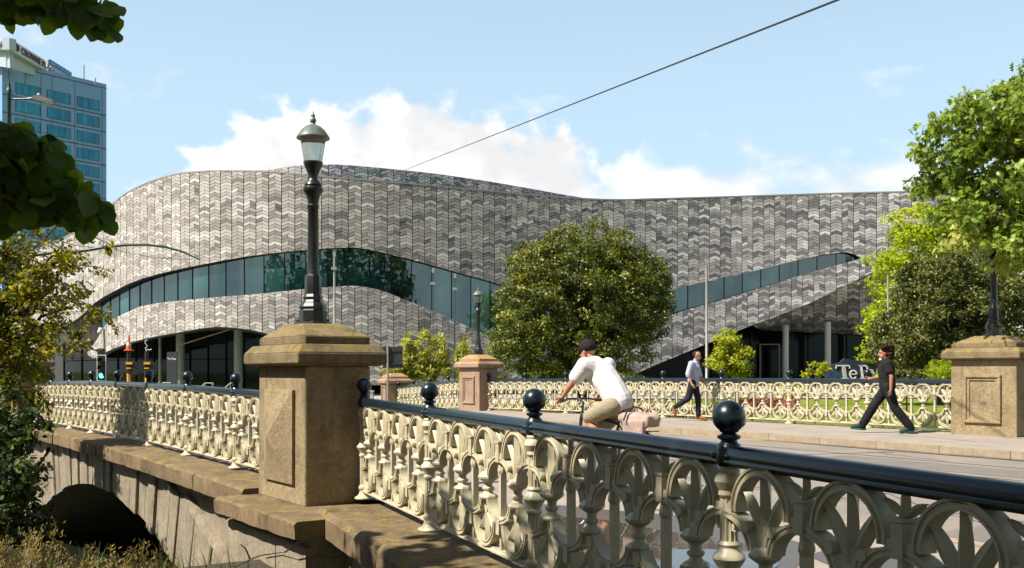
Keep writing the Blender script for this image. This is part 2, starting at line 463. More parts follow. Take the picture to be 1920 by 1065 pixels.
fpn.f = [(2*i, 2*i+2, 2*i+3, 2*i+1) for i in range(len(tt_)-1)]
fpn.build('footpath_near', M_['path'], kind='structure')
strip('footpath_far', M_['path'], -40, 30, FK+.14, 14.45, 0.0, edge=.5)
# kerbs, stone by stone
kb = MB()
kb.prism([(-.60, 0), (.60, 0), (.60, .26), (.585, .275), (-.585, .275), (-.60, .26)], -.075, .075)
kmesh = kb.mesh('kerbstone', M_['kerb'])
for nm, nn_, t0, t1 in (('near_kerb', NK+.08, -14, 18), ('far_kerb', FK+.07, -12, 30)):
    base = MB(); base.add([B(t0, nn_-.05, -.4), B(t1, nn_-.05, -.8), B(t1, nn_+.05, -.8), B(t0, nn_+.05, -.4)], [(0, 1, 2, 3)])
    kr = base.build(nm, M_['kerb'], kind='structure')
    t = t0
    while t < t1:
        o = obj('kerbstone', kmesh, kr, B(t+.61, nn_+rnd.uniform(-.006, .006), deckz(t+.6, nn_)-.268+rnd.uniform(-.004, .004)), BANG+rnd.uniform(-.004, .004))
        t += 1.212
# road markings and tram rails
strip('white_line', M_['white_line'], -14, 3.5, NK+.16, NK+.27, -.111)
strip('yellow_line', M_['yellow_line'], -14, 1.5, NK+.30, NK+.40, -.1108)
strip('yellow_line', M_['yellow_line'], 1.5, 15, FK-.32, FK-.24, -.111)
for k_ in (4.85, 6.28, 8.0, 9.43): strip('tram_rail', M_['rail_steel'], -20, 40, k_, k_+.055, -.110)
for k_ in (4.70, 6.45): strip('concrete_seam', M_['kerb'], -20, 40, k_, k_+.035, -.1105)
repair = mat('asphalt_repair', (.20, .175, .15), .9, var=.15, scale=3, bmp=.3, bscale=220, bdist=.004)
strip('road_patch', repair, -4.5, -.4, 8.3, 9.2, -.1125); strip('road_patch', repair, 2.5, 6.0, 5.0, 6.1, -.1125); strip('road_patch', repair, -9, -5.6, 3.6, 4.5, -.1125)
ck_ = MB(); rc_ = random.Random(5)
for t_0, n_0, dt_, dn_ in ((-6, 4.2, 3.0, 1.8), (-2.5, 9.4, 2.2, .7), (1.0, 6.6, 3.4, -1.2), (-4.2, 1.9, 2.0, .6), (-1.5, 12.0, 2.4, .5), (5.0, 11.6, 2.8, 1.0)):
    pp = [(t_0+dt_*i/12+rc_.uniform(-.06, .06), n_0+dn_*i/12+rc_.uniform(-.06, .06)) for i in range(13)]; dz_ = -.1115 if NK < n_0 < FK else .002
    for (a_, b_), (c_, d_) in zip(pp, pp[1:]):
        w_ = rc_.uniform(.006, .014); ck_.add([B(a_, b_-w_, deckz(a_, b_)+dz_), B(c_, d_-w_, deckz(c_, d_)+dz_), B(c_, d_+w_, deckz(c_, d_)+dz_), B(a_, b_+w_, deckz(a_, b_)+dz_)], [(0, 1, 2, 3)])
ck_.build('surface_cracks', M_['dark_metal'], kind='structure')
# repair patch joint across the road
cj = MB(); cj.add([B(.2, 8.4, deckz(.2, 8.4)-.110), B(.24, 8.4, deckz(.2, 8.4)-.110), B(-.5, 10.3, deckz(-.5, 10.3)-.110), B(-.55, 10.3, deckz(-.5, 10.3)-.110)], [(0, 1, 2, 3)])
cj.build('road_joint', M_['dark_metal'], kind='structure')
# manhole cover and kerbside drain grate
for mt, mn in ((-2.2, 7.4), (5.5, 5.6)):
    mh = thing('manhole_cover', 'round iron manhole cover in the %s of the road' % ('near lane' if mn < 6 else 'middle'), 'manhole cover', B(mt, mn, deckz(mt, mn)-.112))
    q_ = MB(); q_.lathe([(.34, 0), (.34, .006), (.30, .006)], 28); q_.build('cover_frame', M_['rail_steel'], mh)
    q_ = MB(); q_.lathe([(.285, .002), (.285, .008)], 24); q_.build('lid', M_['dark_metal'], mh)
# puddles
pm, nt, bs = new_mat('puddle_water'); bs.inputs['Base Color'].default_value = (.055, .045, .036, 1); bs.inputs['Roughness'].default_value = .02; bs.inputs['IOR'].default_value = 1.5
wn = noise_node(nt, 5, 3, .5); bump(nt, bs, wn.outputs[0], .02, .02)
wet = mat('wet_asphalt', (.105, .085, .07), .32, var=.15, scale=4, bmp=.12, bscale=200, bdist=.003)
def patch(name, m, c, rx, ry, dz, seed, wob=.22, seg=40):
    r = random.Random(seed); ph = [(r.uniform(0, 6.3), r.uniform(.3, 1)) for _ in range(7)]
    b = MB(); pts = []
    for i in range(seg):
        a = 2*math.pi*i/seg; q = 1+wob*sum(w_*math.sin((j+1)*a+p_)/(j+1.5) for j, (p_, w_) in enumerate(ph))
        t, n = c[0]+rx*q*math.cos(a), c[1]+ry*q*math.sin(a); pts.append(B(t, n, deckz(t, n)+dz))
    b.add(pts, [tuple(range(seg))]); return b.build(name, m, kind='structure')
patch('wet_patch', wet, (-4.6, .95), 1.75, 1.05, .004, 3)
patch('puddle', pm, (-4.9, .70), 1.35, .72, .008, 4)
patch('wet_patch', wet, (-6.6, 1.6), .6, .35, .004, 9)
strip('wet_gutter', wet, -12, 2.6, FK-.26, FK-.02, -.1105)
strip('gutter_puddle', pm, -8, .6, FK-.22, FK-.02, -.106)

# ------------------------------------------------------------------ stone bridge
bridge = thing('stone_bridge', 'weathered stone arch bridge crossing the river under the road', 'bridge', B(8.1, 0, -2.8))
boff = bridge.location
def bput(o):
    o.parent = bridge; o.matrix_parent_inverse = Matrix.Translation(-boff); return o
AC, AR, ACZ = 8.1, 16.0, -16.71
def intr(t):
    d = abs(t-AC); return ACZ+math.sqrt(max(0, AR*AR-d*d)) if d < 7.9 else -3.3
SN = -.33
sp = MB(); k = 80
for i in range(k+1):
    t = -.2+17.4*i/k
    zb = intr(t)
    for n, z in ((SN, camz(t)-.17), (SN, zb), (14.3, zb), (14.3, camz(t)-.17)): sp.v.append(tuple(B(t, n, z)))
for i in range(k):
    for j in range(3): sp.f.append((i*4+j, i*4+j+1, i*4+4+j+1, i*4+4+j))
bput(sp.build('spandrel_wall', M_['arch']))
av = math.asin(7.75/AR); nv = 46
for i in range(nv):
    a0, a1 = -av+2*av*i/nv, -av+2*av*(i+1)/nv
    gp = .006/AR; a0 += gp; a1 -= gp
    L_ = 1.03 + rnd.uniform(-.03, .03)
    pts = []
    for a, r_ in ((a0, AR), (a1, AR), (a1, AR+L_), (a0, AR+L_)):
        t = AC+r_*math.sin(a); z = ACZ+r_*math.cos(a)
        lim = camz(t)-.235
        if z > lim: t = AC+(lim-ACZ)*math.tan(a); z = lim
        pts.append((t, z))
    if pts[2][1]-pts[1][1] < .05: continue
    pr = rnd.uniform(.02, .10)
    b = MB()
    cx = sum(p[0] for p in pts)/4; cz = sum(p[1] for p in pts)/4
    front = [(cx+(p[0]-cx)*.94, cz+(p[1]-cz)*.985) for p in pts]
    v = [B(p[0], SN+.05, p[1]) for p in pts] + [B(p[0], SN-pr+.012, p[1]) for p in pts] + [B(p[0], SN-pr, p[1]) for p in front]
    b.add(v, [(0, 1, 2, 3), (11, 10, 9, 8)] + [(j, j+4, (j+1) % 4+4, (j+1) % 4) for j in range(4)] + [(j+4, j+8, (j+1) % 4+8, (j+1) % 4+4) for j in range(4)])
    bput(b.build('voussoir', M_['arch']))
for sgn in (-1, 1):   # hood moulding over the ring
    b = MB(); v = []; kk = 16
    for i in range(kk+1):
        a = sgn*(.30+(.46-.30)*i/kk)
        for r_, n in ((AR+1.05, SN+.02), (AR+1.05, SN-.10), (AR+1.17, SN-.07), (AR+1.17, SN+.02)):
            v.append(B(AC+r_*math.sin(a), n, min(ACZ+r_*math.cos(a), camz(3)-.24)))
    f = [(i*4+j, i*4+(j+1) % 4, i*4+4+(j+1) % 4, i*4+4+j) for i in range(kk) for j in range(4)]
    b.add(v, f); bput(b.build('hood_moulding', M_['arch'], smooth=40))
def rough_block(t0, t1, n0, n1, z0, z1, ch=.025, seed=0, jit=.008, slope=0.0):
    """a worn, chamfered block in bridge coordinates, subdivided along t"""
    r = random.Random(seed); b = MB(); prof = []
    k_ = max(2, int((t1-t0)/.16)); v = []
    sec = [(n0, z0), (n0, z1-ch), (n0+ch*.7, z1-.2*ch), (n0+ch*2, z1), (n1, z1), (n1, z0)]
    for i in range(k_+1):
        t = t0+(t1-t0)*i/k_
        e = 0 if 0 < i < k_ else ch*.5
        for (n, z) in sec:
            v.append(B(t, n+r.uniform(-jit, jit)+(e if n < n0+.05 else 0), z+r.uniform(-jit, jit)*.6+slope*(t-t0)-(e if z > z0+.02 else 0)))
    q = len(sec)
    f = [(i*q+j, i*q+(j+1) % q, (i+1)*q+(j+1) % q, (i+1)*q+j) for i in range(k_) for j in range(q)]
    f += [tuple(range(q)), tuple(range(k_*q+q-1, k_*q-1, -1))]
    b.add(v, f); return b
t = .22; i = 0
while t < 17.0:
    t1 = min(17.0, t+rnd.uniform(1.5, 2.1))
    bput(rough_block(t, t1-.012, -.62+rnd.uniform(-.012, .012), .16, camz(t)-.225, camz(t)+.0, .035, 50+i, .007, (camz(t1)-camz(t))/(t1-t)).build('coping_stone', M_['coping'], smooth=35))
    t = t1; i += 1
# far face coping so that the other side is a bridge too
for i in range(9): bput(rough_block(i*1.9+.1, i*1.9+1.98, 13.9, 14.6, .0, .10, .02, 90+i).build('coping_stone', M_['coping'], smooth=35))
# abutment under the near pier
ab = MB(); ab.add([B(t, n, z) for z in (-3.3, -.2) for t, n in ((-2.0, -.70), (.30, -.70), (.30, 1), (-2.0, 1))], [(0, 3, 2, 1), (4, 5, 6, 7), (0, 1, 5, 4), (1, 2, 6, 5), (2, 3, 7, 6), (3, 0, 4, 7)])
bput(ab.build('abutment', M_['arch']))
for j, z in enumerate((-2.75, -2.2, -1.65, -1.1, -.55)):
    for q in range(3):
        bput(rough_block(-2.0+q*.77+.01, -2.0+(q+1)*.77-.01, -.76-rnd.uniform(0, .02), -.6, z-.27, z+.26, .02, 200+j*5+q, .006).build('abutment_stone', M_['arch'], smooth=35))
bput(rough_block(-2.05, .26, -.92, .42, -.20, -.025, .03, 77, .008).build('pier_ledge', M_['coping'], smooth=35))

# wing parapet that runs past the viewer on the right
W0 = Vector((-1.54, 10.55, 0)); WD = Vector((.392, -.92, 0)).normalized(); WN = Vector((WD.y, -WD.x, 0))   # WN points to the river side
WANG = math.atan2(WD.y, WD.x); WS = 2.15
def wz(s): return 1.35-.272-.0098*s-1.05
def Wp(s, q, z): return W0+WD*s+WN*q+Vector((0, 0, z))
wing = thing('wing_wall', 'brown lichen-stained stone wing wall under the near cream balustrade', 'wall', Wp(4, 0, -1))
woff = wing.location
def wput(o):
    o.parent = wing; o.matrix_parent_inverse = Matrix.Translation(-woff); return o
wb = MB(); wb.add([Wp(s, q, z) for z in (-3.2, -.2) for s, q in ((-.3, .34), (14, .34), (14, -.3), (-.3, -.3))], [(0, 3, 2, 1), (4, 5, 6, 7), (0, 1, 5, 4), (1, 2, 6, 5), (2, 3, 7, 6), (3, 0, 4, 7)])
wput(wb.build('wall_core', M_['dirt']))
s_ = .30; i = 0
while s_ < 13.5:
    s1 = s_+rnd.uniform(2.0, 2.6); r = random.Random(300+i); k_ = 14; v = []
    sec = [(.60, -.24), (.60, -.055), (.545, -.005), (.50, .0), (-.30, .0), (-.30, -.24)]
    for a in range(k_+1):
        s = s_+(s1-.014-s_)*a/k_; e = .02 if a in (0, k_) else 0
        if i == 0 and a == 0: e = .10
        for q, z in sec: v.append(Wp(s, q-(e if q > .3 else 0)+r.uniform(-.007, .007), wz(s)+z+r.uniform(-.004, .004)-(e*.4 if z > -.1 else 0)))
    q_ = len(sec); b = MB()
    b.add(v, [(a*q_+j, a*q_+(j+1) % q_, (a+1)*q_+(j+1) % q_, (a+1)*q_+j) for a in range(k_) for j in range(q_)] + [tuple(range(q_)), tuple(range(k_*q_+q_-1, k_*q_-1, -1))])
    wput(b.build('coping_stone', M_['coping'], smooth=35))
    s_ = s1; i += 1
for row, z in enumerate((-.52, -1.08, -1.64, -2.2)):
    s = .1+.5*(row % 2)
    while s < 11:
        L_ = rnd.uniform(.8, 1.3); b = MB()
        b.add([Wp(a, q, zz) for q in (.30, .36+rnd.uniform(0, .02)) for a, zz in ((s+.012, z-.265), (s+L_-.012, z-.265), (s+L_-.012, z+.265), (s+.012, z+.265))], [(0, 1, 2, 3), (7, 6, 5, 4)] + [(j, j+4, (j+1) % 4+4, (j+1) % 4) for j in range(4)])
        wput(b.build('wall_stone', M_['arch']))
        s += L_

# ------------------------------------------------------------------ piers
def make_pier(label, loc, rz, m, panel, L_=1.32, D=.75, body=1.44, scale=1.0, down=.0):
    root = thing('bridge_pier', label, 'bridge pier', loc, rz, 'stone piers of the bridge')
    b = MB()
    z0 = -down; h = body
    v = []; kk = 6
    b.frustum((0, 0), (L_+.0, D), (L_-.015, D-.015), z0, h)
    body_o = b.build('shaft', m, root)
    bv = body_o.modifiers.new('bevel', 'BEVEL'); bv.width = .018; bv.segments = 2
    c = MB(); ov = .125
    c.frustum((0, 0), (L_+ov*1.0, D+ov*1.0), (L_+2*ov, D+2*ov), h-.001, h+.025)
    c.box((0, 0, h+.025+.055), (L_+2*ov, D+2*ov, .11))
    c.frustum((0, 0), (L_+2*ov, D+2*ov), (L_+.10, D+.10), h+.135, h+.225)
    capm_ = M_['pier_cap'] if m is M_['pier'] else m
    cap = c.build('cap_slab', capm_, root)
    c = MB(); c.box((0, 0, h+.225+.0425), (L_-.02, D-.02, .085)); c.frustum((0, 0), (L_-.02, D-.02), (.52, .46), h+.31, h+.455)
    top = c.build('cap_top', capm_, root)
    for o in (cap, top):
        bv = o.modifiers.new('bevel', 'BEVEL'); bv.width = .012; bv.segments = 2
    if panel == 'raised':      # shallow pyramid panel, faces outward (+y in local frame)
        b = MB(); w_, hh = .80, .98; zc = .70; y = D/2-.004
        v = [(-w_/2, y, zc-hh/2), (w_/2, y, zc-hh/2), (w_/2, y, zc+hh/2), (-w_/2, y, zc+hh/2),
             (-w_/2, y+.035, zc-hh/2), (w_/2, y+.035, zc-hh/2), (w_/2, y+.035, zc+hh/2), (-w_/2, y+.035, zc+hh/2), (0, y+.16, zc)]
        b.add(v, [(0, 1, 5, 4), (1, 2, 6, 5), (2, 3, 7, 6), (3, 0, 4, 7), (4, 5, 8), (5, 6, 8), (6, 7, 8), (7, 4, 8)])
        b.build('panel', m, root)
    elif panel == 'framed':    # moulded frame round a sunk tablet
        y = D/2-.003; zc = .70; w_, hh = .74, .86
        for a, (dx, dz, sx, sz) in enumerate(((0, hh/2, w_, .06), (0, -hh/2, w_, .06), (-w_/2+.03, 0, .06, hh-.06), (w_/2-.03, 0, .06, hh-.06))):
            b = MB(); b.box((dx, y+.022, zc+dz), (sx, .06, sz)); o = b.build('panel_frame', m, root)
            bv = o.modifiers.new('bevel', 'BEVEL'); bv.width = .014; bv.segments = 2
        for a, (dx, dz, sx, sz) in enumerate(((0, hh/2-.055, w_-.12, .05), (0, -hh/2+.055, w_-.12, .05), (-w_/2+.085, 0, .05, hh-.16), (w_/2-.085, 0, .05, hh-.16))):
            b = MB(); b.box((dx, y+.006, zc+dz), (sx, .03, sz)); b.build('panel_moulding', m, root)
    return root
nearp = B(-.56, -.08, -.03)
make_pier('large near stone bridge pier with raised diamond panel and black lamp', nearp, BANG, M_['pier'], 'raised')
# the far piers show their framed tablet to the road, so they are turned round
rp = B(-.13, 14.0, farz(0)-.01)
right_pier = make_pier('brown stone bridge pier with inscribed framed tablet at right edge', rp, BANG, M_['pier'], 'framed', down=.3)
fl = B(18.2, 14.0, farz(17.5)-.02)
make_pier('pinkish stone bridge pier with orange lichen cap left of round tree', fl, BANG, M_['pier_red'], 'framed', down=.4)
make_pier('shaded stone bridge pier among leaves at the far left end', B(17.75, -.05, camz(17)-.02), BANG, M_['pier'], 'framed', down=.6)
FW0 = B(18.95, 14.15, 0); FWD = Vector((-.39, .92, 0)).normalized(); FWANG = math.atan2(FWD.y, FWD.x)
def fwz(s): return farz(17.5)-.045*s
end = FW0+FWD*9.2
make_pier('small pinkish stone pier ending the far balustrade beside dark sign', (end.x, end.y, fwz(8.7)-.05), FWANG, M_['pier_red'], 'framed', L_=.95, D=.95, body=1.22, down=.5)

# engraved tablet text
def text_mesh(name, body, size, m, extrude=.004, bold=0.0, align='CENTER', sx=1.0):
    cu = bpy.data.curves.new(name, 'FONT'); cu.body = body; cu.size = size; cu.extrude = extrude; cu.align_x = align; cu.align_y = 'CENTER'
    cu.offset = bold; cu.resolution_u = 3
    o = bpy.data.objects.new(name, cu); col.objects.link(o)
    dg = bpy.context.evaluated_depsgraph_get(); me = bpy.data.meshes.new_from_object(o.evaluated_get(dg))
    bpy.data.objects.remove(o); bpy.data.curves.remove(cu)
    me.name = name; me.materials.clear(); me.materials.append(m)
    if sx != 1.0:
        for v in me.vertices: v.co.x *= sx
    return me
engr = mat('engraved_letter', (.25, .175, .11), .95, var=.2)
for zz, body, s in ((.62, '1885', .085),):
    o = obj('inscription', text_mesh('inscription', body, s, engr, .0015), right_pier)
    o.matrix_local = Matrix.Translation((0, .75/2+.002, zz)) @ Matrix.Rotation(math.pi, 4, 'Z') @ Matrix.Rotation(R(90), 4, 'X')

# ------------------------------------------------------------------ cast-iron balustrade
def ell(cx, cz, rx, rz_, a0, a1, n=12):
    return [(cx+rx*math.cos(R(a0+(a1-a0)*i/n)), cz+rz_*math.sin(R(a0+(a1-a0)*i/n))) for i in range(n+1)]
UW = .53
def moulded(b, pts, w, d):
    b.band(pts, w, -d, d)
    n = len(pts)
    for s in (-1, 1):
        q = []
        for i in range(n):
            a = Vector(pts[max(i-1, 0)]); c = Vector(pts[min(i+1, n-1)]); dd = (c-a).normalized(); q.append((pts[i][0]-dd.y*s*w, pts[i][1]+dd.x*s*w))
        b.band(q, .0055, -d-.007, d+.007)
def petal(b, base, tip, w, d, bow=0.0, n=7):
    bx, bz = base; tx, tz = tip; dx, dz = tx-bx, tz-bz; ln = math.hypot(dx, dz); px, pz = -dz/ln, dx/ln
    L_, R_, C_ = [], [], []
    for i in range(n+1):
        u = i/n; wd = w*math.sin(math.pi*min(1, u*.86+.10))**.8 if i < n else 0.001
        o = bow*math.sin(math.pi*u*.5)*u
        cx, cz = bx+dx*u+px*o, bz+dz*u+pz*o
        L_.append((cx+px*wd, cz+pz*wd)); R_.append((cx-px*wd, cz-pz*wd)); C_.append((cx, cz))
    v = []; f = []
    for i in range(n+1):
        v += [(L_[i][0], 0, L_[i][1]), (C_[i][0], d, C_[i][1]), (R_[i][0], 0, R_[i][1]), (C_[i][0], -d, C_[i][1])]
    for i in range(n):
        for k in range(4): f.append((i*4+k, i*4+(k+1) % 4, i*4+4+(k+1) % 4, i*4+4+k))
    b.add(v, f)
cb = MB()
moulded(cb, ell(0, .775, .182, .182, -4, 184, 18), .015, .032)               # upper arch
for s in (-1, 1):
    moulded(cb, ell(s*.265, .60, .198, .148, 90, 90+s*88, 10), .0125, .030)   # springers down to the capital
    moulded(cb, ell(s*.265, .445, .200, .130, 270, 270-s*88, 10), .0125, .030)  # springers from lower capital out to the bars
    m90 = Matrix.Rotation(R(90), 3, 'X')
    cb.lathe([(.024, -.045), (.027, -.04), (.027, .04), (.024, .045)], 10, (s*.088, 0, .705), m90)
    cb.lathe([(.018, -.036), (.020, -.032), (.020, .032), (.018, .036)], 10, (s*.10, 0, .355), m90)
    petal(cb, (s*.018, .68), (s*.122, .90), .040, .022, -s*.03)
    petal(cb, (s*.012, .345), (s*.115, .185), .034, .018, s*.03)
    cb.prism([(s*.195, .755), (s*.245, .755), (s*.245, .79), (s*.195, .79)], -.034, .034)
petal(cb, (0, .66), (0, .935), .036, .030)
petal(cb, (0, .36), (0, .125), .034, .026)
cb.prism([(-.020, .625), (.020, .625), (.052, .72), (-.052, .72)], -.020, .020)
cb.prism([(-.045, .44), (.045, .44), (.018, .34), (-.018, .34)], -.020, .020)
moulded(cb, ell(0, .31, .188, .192, 184, 356, 18), .0145, .032)               # lower bowl
cb.lathe([(.050, .432), (.066, .440), (.070, .452), (.064, .464), (.040, .476), (.030, .492), (.044, .506), (.044, .518), (.028, .530),
          (.032, .556), (.058, .574), (.074, .586), (.076, .600), (.062, .614), (.048, .632)], 8)
casting = cb.mesh('casting', M_['cream'], 30)
bb = MB()
bb.box((0, 0, .475), (.038, .044, .40)); bb.box((0, 0, .270), (.060, .084, .10)); bb.box((0, 0, .79), (.056, .088, .13)); bb.box((0, 0, .865), (.074, .10, .014))
bb.lathe([(.030, .32), (.034, .33), (.024, .345)], 8); bb.lathe([(.026, .64), (.036, .66), (.036, .672), (.030, .70), (.030, .73)], 8)
bb.box((0, 0, .165), (.030, .034, .12))
petal(bb, (0, .87), (0, .985), .027, .020)
for s in (-1, 1): petal(bb, (s*.012, .875), (s*.085, .945), .020, .016, -s*.02)
barm = bb.mesh('bar', M_['cream'], 30)
pb = MB()
pb.lathe([(.098, 0), (.100, .012), (.092, .022), (.070, .030), (.052, .055), (.046, .085), (.050, .095), (.058, .105), (.058, .125), (.047, .135), (.042, .15)], 20)
pb.lathe([(.043, .14), (.043, .44)], 24, flute=(12, .007, 0, 1))
pb.lathe([(.043, .43), (.052, .445), (.052, .458), (.044, .47), (.048, .49), (.066, .515), (.076, .535), (.072, .55), (.056, .565), (.046, .585), (.052, .60), (.044, .615)], 20)
pb.lathe([(.041, .60), (.041, .83)], 24, flute=(12, .007, 0, 1))
pb.lathe([(.044, .815), (.050, .825), (.046, .845), (.060, .868), (.068, .885), (.064, .905), (.048, .925), (.052, .94), (.040, .965)], 20)
for s in (-1, 1):
    pb.box((s*.055, 0, .74), (.03, .03, .15)); pb.box((s*.05, 0, .27), (.03, .03, .13)); pb.box((s*.064, 0, .74), (.014, .044, .12))
postm = pb.mesh('post', M_['cream'], 35)
fb = MB()
fb.lathe([(.052, .955), (.060, .975), (.060, 1.03), (.052, 1.052), (.040, 1.062), (.036, 1.072), (.052, 1.080), (.054, 1.092), (.036, 1.100), (.030, 1.108)], 18)
fb.sphere((0, 0, 1.178), .0755, 24, 16)
for a in range(6):
    q = 2*math.pi*a/6; m = Matrix.Rotation(q, 3, 'Z')
    v = [m @ Vector(p) for p in ((.032, -.026, 1.108), (.032, .026, 1.108), (.072, .022, 1.145), (.072, -.022, 1.145), (.080, 0, 1.168))]
    fb.add(v, [(0, 1, 2, 3), (3, 2, 4)])
for s in (-1, 1): fb.sphere((s*.05, .045, 1.0), .016, 8, 6); fb.sphere((s*.05, -.045, 1.0), .016, 8, 6)
finm = fb.mesh('ball_finial', M_['black'], 35)
rail_prof = [(.0, .050), (.026, .047), (.040, .036), (.046, .018), (.049, .004), (.046, -.010), (.050, -.016), (.050, -.026), (.038, -.032), (.030, -.044), (0, -.048)]
rail_prof = rail_prof + [(-a, b) for a, b in rail_prof[-2:0:-1]]
low_prof = [(-.030, 0), (.030, 0), (.030, .014), (.018, .020), (.018, .036), (-.018, .036), (-.018, .020), (-.030, .014)]
def sweep(name, prof, a, b, m, parent, smooth=40, over=.0):
    d = (b-a); e = d.normalized(); a = a-e*over; b = b+e*over
    sd = Vector((-e.y, e.x, 0)).normalized(); up = Vector((0, 0, 1))
    k = len(prof); q = MB()
    q.add([p+sd*x+up*z for p in (a, b) for x, z in prof], [(i, (i+1) % k, k+(i+1) % k, k+i) for i in range(k)] + [tuple(range(k)), tuple(range(2*k-1, k-1, -1))])
    return q.build(name, m, parent, smooth)
def balustrade(label, pts, name='balustrade', first=True, last=True, group='balustrades of the bridge'):
    root = thing(name, label, 'balustrade', (0, 0, 0), 0, group)
    for i, p in enumerate(pts):
        d = (pts[min(i+1, len(pts)-1)]-pts[max(i-1, 0)]); ang = math.atan2(d.y, d.x)
        po = obj('post', postm, root, p, ang)
        obj('ball_finial', finm, po)
        if i == len(pts)-1: break
        a, b = p, pts[i+1]; d = b-a; ang = math.atan2(d.y, d.x); L_ = d.length
        sweep('handrail', rail_prof, a+Vector((0, 0, 1.0)), b+Vector((0, 0, 1.0)), M_['black'], root)
        sweep('bottom_rail', low_prof, a+Vector((0, 0, .075)), b+Vector((0, 0, .075)), M_['cream'], root, 30)
        nu = 4; wdt = (L_)/nu
        for j in range(nu):
            c = a+d*((j+.5)/nu); o = obj('casting', casting, root, c, ang); o.scale.x = wdt/UW
            if j: obj('bar', barm, root, a+d*(j/nu), ang)
    return root
def lift(v, z): v = Vector(v); v.z = z; return v
balustrade('cream cast-iron balustrade over the arch, left of the large near pier', [lift(B(.02+2.12*i, 0), camz(max(.3, 2.12*i))+.002) for i in range(9)])
balustrade('cream cast-iron balustrade with thick blue-black rail close to the viewer', [lift(Wp(WS*i, 0, 0), wz(WS*i)+.002) for i in range(6)])
balustrade('long cream cast-iron balustrade behind the two walking men', [lift(B(.57+2.12*i, 14.0), farz(.57+2.12*i)+.002) for i in range(9)])
balustrade('short distant balustrade between the two pinkish piers', [lift(FW0+FWD*(2.12*i+.15), fwz(2.12*i)) for i in range(5)])

# ------------------------------------------------------------------ lamps
lg, nt, bs = new_mat('lamp_glass'); bs.inputs['Base Color'].default_value = (.72, .70, .62, 1); bs.inputs['Roughness'].default_value = .22
bs.inputs['Transmission Weight'].default_value = .90; bs.inputs['IOR'].default_value = 1.15
gn = noise_node(nt, 8, 3, .5); nt.links.new(ramp(nt, gn.outputs[0], [(.3, (.52, .48, .36)), (.7, (.74, .71, .60))]), bs.inputs['Base Color'])
def make_lamp(label, loc, cut=False, rz=BANG):
    root = thing('street_lamp', label, 'street lamp', loc, rz, 'black lamps on the bridge piers')
    b = MB()
    b.lathe([(.20, 0), (.205, .012), (.20, .03), (.155, .035)], 8)
    b.lathe([(.150, .03), (.150, .15), (.138, .165), (.150, .19), (.140, .215), (.115, .24), (.100, .27), (.108, .30), (.092, .33), (.090, .52), (.082, .54)], 8)
    b.build('base', M_['iron'], root, 25)
    for a in range(4):
        q = MB(); q.lathe([(.016, .03), (.016, .052), (.008, .058)], 6, (.175*math.cos(a*math.pi/2+.78), .175*math.sin(a*math.pi/2+.78), 0)); q.build('bolt', M_['iron'], root)
    b = MB()
    b.lathe([(.074, .535), (.064, .56), (.057, 1.26), (.066, 1.275), (.066, 1.30), (.056, 1.31), (.062, 1.36), (.080, 1.42), (.104, 1.45), (.112, 1.475), (.104, 1.50), (.085, 1.51)], 18)
    b.build('column', M_['iron'], root, 40)
    b = MB()
    b.lathe([(.085, 1.508), (.096, 1.52), (.090, 1.54), (.060, 1.57), (.048, 1.60), (.060, 1.65), (.095, 1.73), (.106, 1.76), (.106, 1.775)], 18)
    b.build('lantern_cup', M_['iron'], root, 40)
    gl = MB(); gl.lathe([(.098, 1.776), (.140, 2.035)], 20); gl.build('lantern_glass', lg, root, 40)
    b = MB()
    b.lathe([(.146, 2.022), (.178, 2.026), (.182, 2.038), (.172, 2.055), (.165, 2.068), (.152, 2.085), (.124, 2.125), (.082, 2.16), (.044, 2.178), (.026, 2.186), (.022, 2.195), (.034, 2.215), (.034, 2.235), (.018, 2.265), (.024, 2.28), (.010, 2.30), (.003, 2.33)], 22)
    b.build('lantern_cap', M_['lampcap'], root, 40)
    return root
make_lamp('tall black street lamp standing on the large near pier', nearp+Vector((0, 0, 1.893)))
make_lamp('distant black street lamp on the pinkish pier left of round tree', fl+Vector((0, 0, 1.893)))
make_lamp('black street lamp on inscribed pier, its lantern lost in oak leaves', rp+Vector((0, 0, 1.893)))
# ------------------------------------------------------------------ convention centre
def spl(pts):
    xs = np.array([p[0] for p in pts], float); ys = np.array([p[1] for p in pts], float)
    h = np.diff(xs); d = np.diff(ys)/h; m = np.zeros(len(xs))
    m[0], m[-1] = d[0], d[-1]
    for i in range(1, len(xs)-1):
        m[i] = 0 if d[i-1]*d[i] <= 0 else (h[i-1]+h[i])*3/((2*h[i]+h[i-1])/d[i-1]+(h[i]+2*h[i-1])/d[i])
    def f(x):
        x = min(max(x, xs[0]), xs[-1]); i = min(len(xs)-2, max(0, int(np.searchsorted(xs, x)-1))); t = (x-xs[i])/h[i]
        return float((1+2*t)*(1-t)**2*ys[i]+t*(1-t)**2*h[i]*m[i]+t*t*(3-2*t)*ys[i+1]+t*t*(t-1)*h[i]*m[i+1])
    return f
PLAN = spl([(40, 97), (80, 93), (110, 89.5), (160, 85), (220, 81), (300, 77.6), (400, 75.2), (520, 74), (640, 74.6), (760, 76.2), (880, 78.4), (1000, 80.8), (1120, 83.3), (1240, 85.3), (1400, 87), (1560, 87.4), (1680, 87), (1840, 86)])
_P0 = PLAN
_pt = [sum(_P0(xx+6*k_) for k_ in range(-20, 21))/41 for xx in range(0, 1921, 4)]
_pt.append(_pt[-1])
def PLAN(x):
    q = min(max(x, 0.0), 1919.9)/4; i = int(q); return _pt[i]+(_pt[i+1]-_pt[i])*(q-i)
